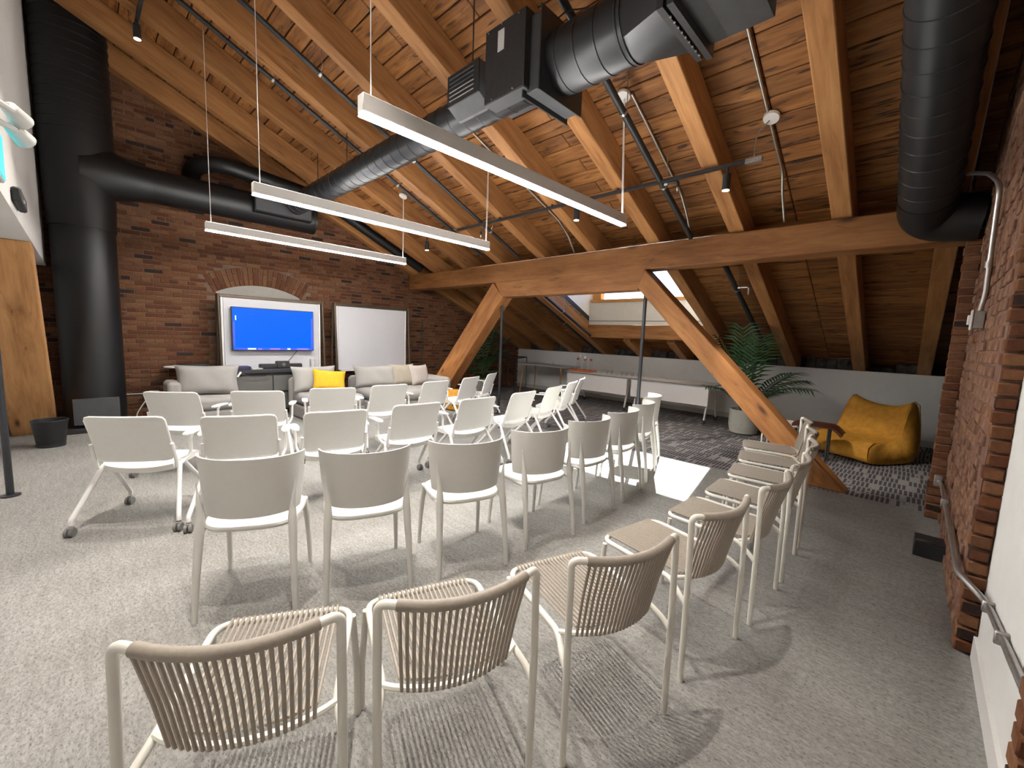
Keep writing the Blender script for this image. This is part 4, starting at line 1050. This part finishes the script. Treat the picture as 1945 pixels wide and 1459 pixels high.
MB(loc).box((X1, ty0+0.055, 1.58), (0.002, 0.016, 0.075)).build('picture_mark', 'screen_mark', scr, False)
MB(loc).box((X1, ty0+0.27, 1.655), (0.002, 0.05, 0.010)).build('picture_mark', 'screen_edge', scr, False)
MB(loc).tube(catmull([(-8.02, 2.72, 1.06), (-8.0, 2.64, 0.98), (-7.95, 2.54, 0.88), (-7.86, 2.36, 0.79)], 6), 0.006, 6).build('cable', 'black', tv)
loc = (-7.80, 2.0, 0)
cr = thing('credenza', 'low black and grey cabinet under the television', 'cabinet', loc)
MB(loc).box((-7.745, 2.18, 0.735), (0.35, 1.20, 0.06), ch=0.006).build('top', 'black', cr)
MB(loc).box((-7.765, 2.18, 0.365), (0.29, 1.12, 0.68), ch=0.004).build('body', 'black_matt', cr)
for y in (1.90, 2.46):
    for z0, z1 in ((0.10, 0.37), (0.40, 0.66)):
        MB(loc).box((-7.612, y, (z0+z1)/2), (0.018, 0.545, z1-z0), ch=0.004).build('door', 'cabinet', cr)
loc = (-7.78, 2.38, 0.765)
sb = thing('conference_camera', 'black sound bar with a round camera eye on the credenza', 'sound bar', loc)
MB(loc).box((-7.78, 2.36, 0.803), (0.10, 0.66, 0.075), ch=0.012).build('bar', 'black', sb)
MB(loc).box((-7.77, 2.38, 0.825), (0.115, 0.20, 0.12), ch=0.012).build('camera_body', 'black_matt', sb)
MB(loc).lathe([(0.026, 0), (0.03, 0.01), (0.022, 0.016), (0.0, 0.012)], (-7.713, 2.38, 0.83), 16, 'X').build('camera_eye', 'cabinet', sb)
loc = (-7.72, 1.85, 0.765)
tag(MB(loc).box((-7.70, 1.74, 0.79), (0.22, 0.26, 0.05), ch=0.008).build('laptop_case', 'blue_box', None), 'flat dark blue case on the left end of the credenza', 'case').location = loc
tag(MB((-7.70, 2.12, 0.765)).box((-7.65, 1.95, 0.775), (0.12, 0.16, 0.02), Matrix.Rotation(0.3, 3, 'Z'), ch=0.004).build('paper_pad', 'grey_top', None), 'grey paper pad lying before the sound bar', 'pad').location = (-7.70, 2.12, 0.765)
cb = MB((-7.59, 1.75, 0.76)).tube(catmull([(-7.60, 1.68, 0.772), (-7.56, 1.74, 0.70), (-7.56, 1.92, 0.655), (-7.56, 2.12, 0.68), (-7.60, 2.27, 0.772)], 6), 0.005, 6)
tag(cb.build('cable', 'black', None), 'black cable drooping across the credenza front', 'cable').location = (-7.59, 1.75, 0.76)
tag(MB((-7.565, 1.76, 0.66)).box((-7.545, 1.69, 0.70), (0.012, 0.025, 0.09), Matrix.Rotation(-0.55, 3, 'X'), ch=0.003).build('cable_plug', 'white_metal', None), 'small white plug dangling at the credenza corner', 'plug').location = (-7.565, 1.76, 0.66)
loc = (-8.03, 2.97, 0.74)
pb = thing('paper_cup', 'white paper cup on the whiteboard ledge beside the television', 'cup', loc)
MB().lathe([(0.03, 0.0), (0.042, 0.15), (0.045, 0.155), (0.040, 0.15), (0.03, 0.01)], seg=16).build('cup', 'white_metal', pb)
MB().box((0, 0, -0.012), (0.12, 0.14, 0.02)).build('ledge', 'white_metal', pb)
loc = (-8.22, 1.12, 0)
st_ = thing('side_table', 'small white table against the brick wall by the grey sofa', 'table', loc)
MB().lathe([(0.0, 0.0), (0.22, 0.0), (0.228, 0.010), (0.22, 0.018), (0, 0.018)], (0, -0.04, 0.775), 28).build('table_top', 'table_top', st_)
MB().lathe([(0.16, 0.0), (0.16, 0.012), (0.025, 0.03), (0.022, 0.775)], (0, -0.04, 0), 18).build('pedestal', 'white_metal', st_)
loc = (-8.08, 1.15, 0.80)
tag(MB().box((0, 0, 0.018), (0.24, 0.36, 0.034), ch=0.008).build('laptop', 'black', None), 'closed black laptop on the small white table', 'laptop').location = (-8.2, 1.22, 0.794)
loc = (-8.36, 0.62, 0.22)
pc = thing('power_cable', 'white power cable looping from the wall outlet', 'cable', loc)
MB(loc).tube(catmull([(-8.42, 0.72, 0.36), (-8.3, 0.60, 0.22), (-8.22, 0.52, 0.06), (-8.1, 0.62, 0.012), (-7.9, 0.78, 0.012)], 6), 0.008, 6).build('cord', 'pcase', pc)
MB(loc).box((-8.455, 0.75, 0.37), (0.06, 0.12, 0.07), ch=0.008).build('outlet', 'pcase', pc)

def sofa_block(name, x0, x1, y0, y1, z0, z1, parent, ch=0.06, mat='sofa'):
    c = ((x0+x1)/2, (y0+y1)/2, (z0+z1)/2) 
    L = parent.location
    mb = MB().box((c[0]-L.x, c[1]-L.y, c[2]-L.z), (x1-x0, y1-y0, z1-z0), ch=ch*0.5)
    return mb.build(name, mat, parent, bevel=ch*0.35)
def cushion(x, y, z, w, h, th, yawd, lean, label, mat='sofa', name='cushion', cat='cushion', group=None, rollz=0.0):
    rot = Matrix.Rotation(radians(yawd), 3, 'Z') @ Matrix.Rotation(radians(lean), 3, 'X') @ Matrix.Rotation(radians(rollz), 3, 'Y')
    mb = MB().pillow((0, 0, 0), w, h, th, rot, 0.05, 12, 0.006)
    lo = min(p.z for p in mb.v)
    o = mb.build(name, mat, None, True, 70)
    o.location = (x, y, z-lo); tag(o, label, cat, group); return o
s1 = thing('sofa', 'pale grey sofa section beside the small white table', 'sofa', (-7.95, 1.28, 0), 0, 'pale grey sofa sections')
sofa_block('base', -7.88, -7.22, 0.82, 1.66, 0.0, 0.22, s1, 0.05); sofa_block('seat', -7.76, -7.20, 0.96, 1.66, 0.22, 0.41, s1, 0.09)
sofa_block('arm', -7.88, -7.42, 0.80, 0.96, 0.10, 0.63, s1, 0.07); sofa_block('back', -7.88, -7.74, 0.82, 1.62, 0.10, 0.62, s1, 0.07)
cushion(-7.62, 1.30, 0.40, 0.76, 0.44, 0.19, 76, -14, 'large pale grey back cushion on the sofa left of the television', group='sofa cushions')
s2 = thing('sofa', 'pale grey sofa section with the yellow cushion', 'sofa', (-7.1, 2.85, 0), 0, 'pale grey sofa sections')
sofa_block('base', -7.54, -6.52, 2.39, 3.25, 0.0, 0.22, s2, 0.05); sofa_block('seat', -7.40, -6.50, 2.39, 3.25, 0.22, 0.41, s2, 0.10)
sofa_block('back', -7.54, -7.38, 2.37, 3.25, 0.10, 0.64, s2, 0.10)
cushion(-7.26, 2.72, 0.40, 0.70, 0.42, 0.17, 92, -16, 'grey back cushion behind the yellow cushion', group='sofa cushions')
cushion(-7.06, 2.88, 0.40, 0.50, 0.36, 0.14, 80, -26, 'bright yellow square cushion leaning on the sofa', 'yellow', group='sofa cushions', rollz=6)
s3 = thing('sofa', 'long pale grey sofa with three cushions, below the bare whiteboard', 'sofa', (-7.4, 4.3, 0), 0, 'pale grey sofa sections')
sofa_block('base', -7.75, -6.50, 3.50, 5.02, 0.0, 0.22, s3, 0.05); sofa_block('seat', -7.5, -6.48, 3.48, 4.95, 0.22, 0.41, s3, 0.12)
sofa_block('back', -7.78, -7.55, 3.50, 5.15, 0.10, 0.60, s3, 0.10); sofa_block('arm', -7.75, -6.65, 4.92, 5.16, 0.10, 0.60, s3, 0.12)
cushion(-7.36, 3.87, 0.40, 0.78, 0.40, 0.18, 84, -18, 'wide grey back cushion at the left end of the long sofa', group='sofa cushions')
cushion(-7.30, 4.42, 0.40, 0.50, 0.42, 0.17, 88, -18, 'beige square cushion in the middle of the long sofa', 'sofa_c', group='sofa cushions')
cushion(-7.24, 4.76, 0.40, 0.44, 0.40, 0.16, 100, -16, 'pale pinkish cushion against the arm of the long sofa', 'sofa_p', group='sofa cushions')
ot = thing('pouf', 'mustard yellow pouf beside the sofa arm', 'pouf', (-6.35, 5.02, 0))
MB().lathe([(0.15, 0.0), (0.20, 0.03), (0.22, 0.12), (0.225, 0.22), (0.21, 0.32), (0.17, 0.375), (0.0, 0.385)], seg=24).build('body', 'mustard', ot)
MB().tube([(0.226*cos(a*pi/12), 0.226*sin(a*pi/12), 0.22) for a in range(24)], 0.006, 6, closed=True).build('seam', 'mustard', ot)
fs_ = thing('coat_stand', 'thin black stand against the brick behind the sofa arm', 'stand', (-8.2, 5.46, 0))
MB().tube([(0, 0, 0.02), (0, 0, 1.76)], 0.013, 8).build('pole', 'black', fs_); MB().lathe([(0.15, 0), (0.15, 0.012), (0.02, 0.03)], seg=18).build('base', 'black', fs_)
MB().tube([(0, -0.03, 0.78), (0, 0.0, 0.72), (0, 0.03, 0.78)], 0.012, 8).build('clamp', 'black', fs_)

# ------------------------------------------------------------------ along the knee wall
def palm(loc, label, fronds, pot_r, pot_h, group='potted palms'):
    t = thing('potted_palm', label, 'plant', loc, 0, group)
    MB().lathe([(pot_r*0.72, 0), (pot_r*0.90, 0.02), (pot_r, pot_h*0.35), (pot_r, pot_h-0.03), (pot_r*1.0, pot_h), (pot_r*0.9, pot_h), (pot_r*0.88, pot_h-0.05)], seg=56, flute=(0.018, 0.06, pot_h-0.06)).build('pot', 'pot', t)
    MB().lathe([(pot_r*0.9, pot_h-0.05), (0.0, pot_h-0.035)], seg=20).build('soil', 'soil', t)
    rnd = random.Random(int(abs(loc[0])*100))
    for (az, ln, lean, droop) in fronds:
        a = radians(az); d = Vector((cos(a), sin(a), 0)); base = Vector((0.04*cos(a), 0.04*sin(a), pot_h-0.05))
        pts = []
        n = 16
        for i in range(n+1):
            q = i/n
            h = ln*q*cos(radians(lean)) - droop*q**2.6; r = ln*q*sin(radians(lean))*(0.55+0.45*q) + 0.02
            pts.append(base + d*r + Vector((0, 0, h)))
        mb = MB(); mb.tube(pts, [0.008*(1-0.8*i/n)+0.0015 for i in range(n+1)], 5)
        fine = []
        for i in range(int(n*1.4)):
            q = i/(n*1.4)
            if q < 0.30: continue
            k = q*n; i0 = int(k); p = pts[i0].lerp(pts[min(i0+1, n)], k-i0); tg = (pts[min(i0+1, n)]-pts[i0]).normalized()
            side = tg.cross(Vector((0, 0, 1)))
            if side.length < 0.05: side = Vector((-d.y, d.x, 0))
            side.normalize(); up = side.cross(tg).normalized()
            for s in (-1, 1):
                L = (0.30*sin(pi*min(1, (q-0.22)/0.86))**0.7 + 0.05)*ln*0.95*rnd.uniform(0.85, 1.1)
                dr = (side*s*0.80 + tg*0.62 + up*0.10).normalized(); w = 0.0175
                e = p + dr*L + Vector((0, 0, -0.32*L)); m = p + dr*L*0.5 + Vector((0, 0, -0.04*L)); nn = dr.cross(up).normalized()
                if nn.length < .1: nn = tg
                mb.add([p-nn*w*0.4, p+nn*w*0.4, m+nn*w, m-nn*w, e, m+up*0.002], [(0, 1, 2, 5), (0, 5, 3), (3, 5, 4), (5, 2, 4)])
        mb.build('frond', 'leaf', t, False)
    for k in range(4):
        a = k*1.6; MB().tube([(0.03*cos(a), 0.03*sin(a), pot_h-0.06), (0.05*cos(a), 0.05*sin(a), pot_h+0.35)], 0.009, 6).build('stem', 'stem', t)
    return t
palm((-1.98, 7.62, 0), 'tall potted palm behind the slanting brace, in a fluted pale pot',
     [(250, 1.55, 8, 0.10), (185, 1.5, 18, 0.2), (205, 1.30, 26, 0.25), (300, 1.45, 14, 0.15), (330, 1.25, 38, 0.25), (350, 1.25, 44, 0.42), (20, 1.15, 40, 0.3), (120, 1.3, 14, 0.15), (230, 1.0, 44, 0.3), (280, 0.9, 40, 0.25), (160, 1.1, 32, 0.2), (340, 0.8, 44, 0.15)], 0.225, 0.40)
palm((-7.95, 7.05, 0), 'potted palm in the corner by the brick wall, beyond the left brace',
     [(300, 1.6, 8, 0.10), (10, 1.55, 14, 0.15), (30, 1.5, 26, 0.25), (250, 1.3, 20, 0.2), (330, 1.2, 38, 0.3), (60, 1.2, 30, 0.25), (280, 0.9, 44, 0.3), (350, 0.85, 48, 0.3), (215, 1.0, 38, 0.25), (315, 0.75, 50, 0.25)], 0.2, 0.36)
def buffet(x0, x1, label):
    loc = ((x0+x1)/2, 8.05, 0); t = thing('folding_table', label, 'table', loc, 0, 'white tables on castors')
    MB(loc).box(((x0+x1)/2, 8.07, 0.70), (x1-x0, 0.72, 0.025), ch=0.004).build('table_top', 'table_top', t)
    MB(loc).box(((x0+x1)/2, 7.705, 0.70), (x1-x0, 0.012, 0.024)).build('edge_band', 'table_edge', t, False)
    MB(loc).box(((x0+x1)/2, 7.745, 0.505), (x1-x0-0.08, 0.016, 0.34), ch=0.003).build('modesty_panel', 'table_top', t)
    for x in (x0+0.10, x1-0.10):
        for y in (7.80, 8.40):
            lg = MB(loc).tube([(x, 8.08+(y-8.08)*0.45, 0.68), (x, y, 0.075)], 0.018, 10).build('leg', 'white_metal', t)
            MB(loc).tube([(x-0.014, y, 0.032), (x+0.014, y, 0.032)], 0.031, 14).build('castor', 'black', lg)
    return t
buffet(-5.78, -4.185, 'white table on castors carrying the orange tray and glasses'); buffet(-4.175, -2.58, 'bare white table on castors, end nearest the palm')
loc = (-5.58, 8.0, 0.7125)
ty = thing('serving_tray', 'terracotta wooden tray holding corked bottles', 'tray', loc)
MB(loc).box((-5.52, 8.03, 0.722), (0.54, 0.30, 0.016), ch=0.003).build('tray_bottom', 'wood_tray', ty)
for c, sz in (((-5.52, 7.885, 0.735), (0.54, 0.014, 0.042)), ((-5.52, 8.175, 0.735), (0.54, 0.014, 0.042)), ((-5.785, 8.03, 0.735), (0.014, 0.28, 0.042)), ((-5.255, 8.03, 0.735), (0.014, 0.28, 0.042))):
    MB(loc).box(c, sz, ch=0.003).build('tray_side', 'wood_tray', ty)
def bottle(x, y, tall, cap, label):
    loc = (x, y, 0.7305); t = thing('bottle', label, 'bottle', loc, 0, 'water bottles on the tray')
    MB().lathe([(0.0, 0.002), (0.036, 0.0), (0.038, 0.01), (0.038, 0.17), (0.030, 0.20), (0.016, 0.225), (0.0155, 0.262*tall)], seg=16).build('glass_body', 'glass', t)
    if cap == 'white': MB().lathe([(0.015, 0.262*tall), (0.014, 0.28*tall), (0.022, 0.29*tall), (0.024, 0.305*tall), (0.015, 0.325*tall), (0.0, 0.33*tall)], seg=12).build('stopper', 'white_metal', t)
    else: MB().lathe([(0.024, 0.235*tall), (0.026, 0.24*tall), (0.026, 0.285*tall), (0.0, 0.29*tall)], seg=12).build('cap', 'cap_red', t)
bottle(-5.70, 8.07, 1.0, 'red', 'red-capped water bottle at the left end of the tray'); bottle(-5.60, 8.00, 1.12, 'white', 'tallest white-stoppered bottle on the tray')
bottle(-5.50, 8.08, 1.0, 'red', 'red-capped water bottle in the middle of the tray'); bottle(-5.44, 7.97, 1.04, 'white', 'shorter white-stoppered bottle at the front of the tray')
bottle(-5.31, 8.03, 1.0, 'red', 'red-capped water bottle at the right end of the tray')
tm = None
for i in range(16):
    x = -5.14+0.062*(i//2)*2.0 + (0.06 if i % 2 else 0); y = 8.02+(0.16 if i % 2 else 0)+random.uniform(-.03, .03)
    if i == 0: gm = MB().lathe([(0.0, 0.004), (0.026, 0.0), (0.029, 0.01), (0.040, 0.085), (0.037, 0.085), (0.026, 0.014), (0.0, 0.012)], seg=14).mesh('tumbler', M['glass'])
    o = bpy.data.objects.new('tumbler', gm); COL.objects.link(o); o.location = (x, y, 0.7125)
    tag(o, 'clear tumbler on the white table, %s of the %s row, counting from the orange tray' % (ORD[i//2], 'back' if i % 2 else 'front'), 'glass', 'drinking tumblers')
loc = (-6.75, 8.35, 0)
dt = thing('desk', 'grey topped desk with pale wooden legs against the knee wall', 'desk', loc)
MB(loc).box((-6.80, 8.33, 0.755), (1.50, 0.72, 0.022), ch=0.004).build('desk_top', 'grey_top', dt)
for x in (-7.48, -6.14):
    for y in (8.03, 8.62):
        MB(loc).tube([(x+(0.05 if x < -7 else -0.05), y+(0.05 if y < 8.3 else -0.05), 0.735), (x, y, 0.0)], [0.020, 0.013], 10).build('leg', 'wood_leg', dt)
    MB(loc).box((x+(0.05 if x < -7 else -0.05), 8.33, 0.728), (0.03, 0.56, 0.028), ch=0.003).build('apron_rail', 'white_metal', dt)
gb = bpy.data.objects.new('tumbler', gm); COL.objects.link(gb); gb.location = (-6.62, 8.32, 0.766); tag(gb, 'single clear tumbler standing alone on the grey desk', 'glass')
loc = (-6.9, 7.25, 0)
rk = thing('metal_rack', 'black square-tube rack standing beside the grey desk, behind the corner palm', 'rack', loc)
MB(loc).tube(fillet([(-7.70, 8.5, 0.0), (-7.70, 8.5, 0.90), (-7.3, 7.65, 0.90), (-7.3, 7.65, 0.0)], 0.005, 1), 0.015, 4).build('end_frame', 'black', rk)
MB(loc).tube(fillet([(-8.40, 8.5, 0.0), (-8.40, 8.5, 0.90), (-8.36, 7.5, 0.90), (-8.36, 7.5, 0.0)], 0.005, 1), 0.015, 4).build('end_frame', 'black', rk)
MB(loc).tube([(-8.40, 8.5, 0.90), (-7.70, 8.5, 0.90)], 0.015, 4).build('long_rail', 'black', rk); MB(loc).tube([(-8.36, 7.5, 0.90), (-7.3, 7.65, 0.90)], 0.015, 4).build('long_rail', 'black', rk)
# bean bag lounger
def beanbag(loc, rzz):
    t = thing('bean_bag', 'mustard velvet bean bag lounger against the knee wall', 'bean bag', loc, rzz)
    prof = [(-0.42, 0.02), (-0.46, 0.10), (-0.45, 0.24), (-0.37, 0.30), (-0.15, 0.30), (0.06, 0.315), (0.125, 0.40), (0.165, 0.54), (0.20, 0.68), (0.26, 0.765), (0.33, 0.785), (0.41, 0.73), (0.46, 0.52), (0.47, 0.30), (0.46, 0.10), (0.40, 0.02), (0.0, 0.015)]
    n = 26; m = len(prof); vs = []; fs = []
    for i in range(n+1):
        u = -1+2*i/n; k = (1-abs(u)**5)**0.5 if abs(u) < 1 else 0.0
        k = max(k, 0.16)
        for j, (y, z) in enumerate(prof):
            back = max(0, min(1, (z-0.45)/0.3)); ear = back*(0.10*abs(u)**3 - 0.055*(1-u*u))
            wr_ = 0.016*sin(z*42+3*u)*max(0, min(1, (z-0.36)/0.2))*(0.4+0.6*abs(u)) + 0.007*sin(y*30+5*u)
            cy, cz = 0.0, 0.30
            kk = 0.80+0.20*k
            x = 0.415*u*(1.0+0.04*(1-z/0.8)) * (1-0.05*back)
            vs.append(Vector((x, cy+(y-cy)*kk+wr_, max(0.0, (0.22+(z-0.22)*(0.86+0.14*k) if z > 0.22 else z)+ear+wr_*0.5))))
    for i in range(n):
        for j in range(m):
            j2 = (j+1) % m; fs.append((i*m+j, i*m+j2, (i+1)*m+j2, (i+1)*m+j))
    fs.append(tuple(range(m))); fs.append(tuple(n*m+j for j in range(m))[::-1])
    MB().add(vs, fs).build('body', 'mustard', t, True, 80, sub=1)
    seam = []
    for i in range(1, n):
        seam.append(vs[i*m+5]+Vector((0, 0, 0.004)))
    MB().tube(seam, 0.006, 6).build('seam', 'mustard', t)
    for s in (1, n-1): MB().tube([vs[s*m+j]*1.0+Vector(((-0.004 if s == 1 else 0.004), 0, 0.0)) for j in range(1, m-2)], 0.006, 6).build('seam', 'mustard', t)
    return t
beanbag((-0.45, 7.34, 0), radians(-33))
loc = (-0.93, 6.55, 0)
wt = thing('side_table', 'low table with a curved dark red wooden top beside the bean bag', 'table', loc)
MB(loc).shell(lambda u, v: (-1.10+0.52*u, 6.40+0.34*v, 0.475+0.02*sin(pi*v)-0.10*max(0, (u-0.78))**1.5*9-0.05*max(0, 0.12-u)**1.0*5), 14, 6, 0.028).build('curved_top', 'wood_dark', wt)
for x, y in ((-1.0, 6.47), (-0.72, 6.47), (-1.0, 6.67), (-0.72, 6.67)):
    MB(loc).tube([(x, y, 0.0), (x, y, 0.46)], 0.011, 8).build('leg', 'black', wt)
loc = (-1.35, 6.62, 0)
wt2 = thing('side_table', 'low white side table between the brace and the red wooden top', 'table', loc)
MB(loc).box((-1.28, 6.72, 0.415), (0.46, 0.42, 0.022), ch=0.004).build('table_top', 'table_top', wt2)
for x, y in ((-1.46, 6.56), (-1.10, 6.56), (-1.46, 6.88), (-1.10, 6.88)): MB(loc).tube([(x, y, 0), (x, y, 0.405)], 0.011, 8).build('leg', 'white_metal', wt2)

# ------------------------------------------------------------------ right wall fittings
loc = (0.235, 3.95, 1.66)
c1 = thing('light_switch', 'steel box with a white switch on the brick pier, fed by a bent conduit', 'switch', loc)
MB(loc).box((0.238, 3.95, 1.665), (0.05, 0.075, 0.11), ch=0.004).build('switch_box', 'dull_steel', c1)
MB(loc).box((0.208, 3.95, 1.665), (0.010, 0.085, 0.125), ch=0.003).build('cover_plate', 'pcase', c1)
MB(loc).box((0.197, 3.95, 1.665), (0.014, 0.035, 0.06), ch=0.003).build('rocker', 'pcase', c1)
MB(loc).tube(fillet([(0.238, 3.94, 1.72), (0.248, 3.92, 1.82), (0.236, 3.88, 2.30), (0.232, 3.85, 2.46), (0.19, 4.05, 2.585), (0.136, 4.5, 2.73), (0.112, 4.95, 2.86)], 0.10, 7), 0.0135, 10).build('tube', 'steel', c1)
MB(loc).tube([(0.241, 3.905, 1.98), (0.240, 3.90, 2.02)], 0.018, 10).build('coupling', 'steel', c1)
loc = (0.24, 5.02, 0.35)
c2 = thing('wall_conduit', 'steel conduit running low along the pier and white wall', 'conduit', loc)
MB(loc).tube(fillet([(0.225, 5.00, 0.37), (0.24, 4.90, 0.37), (0.238, 3.93, 0.40), (0.238, 2.86, 0.415), (0.312, 2.70, 0.385), (0.322, 2.6, 0.39), (0.322, 1.5, 0.53)], 0.05, 5), 0.0135, 10).build('tube', 'steel', c2)
MB(loc).box((0.222, 5.03, 0.37), (0.05, 0.06, 0.09), ch=0.004).build('outlet_box', 'dull_steel', c2)
for y in (4.2, 2.64, 2.28): MB(loc).box((0.235 if y > 3 else 0.322, y, 0.40 if y > 3 else 0.385+ (2.6-y)*0.127), (0.04, 0.02, 0.05), ch=0.004).build('clip', 'dull_steel', c2)
loc = (0.195, 4.17, 0)
bk = thing('floor_box', 'small black box on the carpet against the brick pier', 'box', loc)
MB().box((0, 0, 0.055), (0.17, 0.14, 0.11), ch=0.004).build('body', 'black_matt', bk); MB().box((0, 0, 0.118), (0.172, 0.142, 0.016), ch=0.003).build('lid', 'black', bk)

# ------------------------------------------------------------------ left edge: bin, exit sign, emergency lamp
loc = (-7.02, -0.30, 0)
wb_ = thing('waste_bin', 'black wire mesh waste bin beside the timber brace', 'waste bin', loc)
MB().lathe([(0.115, 0.012), (0.15, 0.30), (0.148, 0.30), (0.113, 0.014)], seg=28).build('mesh_wall', 'mesh', wb_)
MB().lathe([(0.0, 0.0), (0.118, 0.0), (0.12, 0.03), (0.112, 0.03), (0.11, 0.012), (0, 0.012)], seg=28).build('bottom', 'black', wb_)
MB().tube([(0.15*cos(k*pi/14), 0.15*sin(k*pi/14), 0.302) for k in range(28)], 0.006, 8, closed=True).build('rim', 'black', wb_)
loc = (-2.80, -0.27, 2.29)
em = thing('emergency_light', 'white twin-headed emergency lamp on the white wall', 'lamp', loc)
MB().box((0.35, 0.04, 0.02), (0.5, 0.07, 0.14), ch=0.01).build('battery_case', 'pcase', em)
for (x, z, tx) in ((-0.06, 0.045, 0.3), (-0.13, -0.015, -0.2)):
    h = MB().lathe([(0.012, -0.055), (0.028, -0.042), (0.036, 0.022), (0.038, 0.04), (0.034, 0.04)], seg=18, axis='X').build('lamp_head', 'pcase', em)
    h.location = (x-0.10, 0.125, z); h.rotation_euler = (0, 0.35, pi*0.85)
    MB().tube([(x+0.06, 0.06, z), (x-0.05, 0.115, z)], 0.014, 8).build('bracket', 'pcase', em)
loc = (-3.18, -0.27, 2.20)
es = thing('exit_sign', 'green lit exit sign at the picture edge on the white wall', 'sign', loc)
MB().box((0.10, 0.03, 0.0), (0.36, 0.05, 0.22), ch=0.006).build('case', 'pcase', es)
MB().box((0.10, 0.057, 0.0), (0.34, 0.004, 0.20)).build('face', 'exit', es, False)
loc = (-4.58, -0.27, 2.256)
bs = thing('wall_sensor', 'small black box on the white wall above the brace', 'sensor', loc)
MB().box((0, 0.025, 0), (0.46, 0.045, 0.09), ch=0.01).build('body', 'black_matt', bs); MB().box((0.13, 0.053, -0.03), (0.02, 0.008, 0.02)).build('indicator', 'pcase', bs)
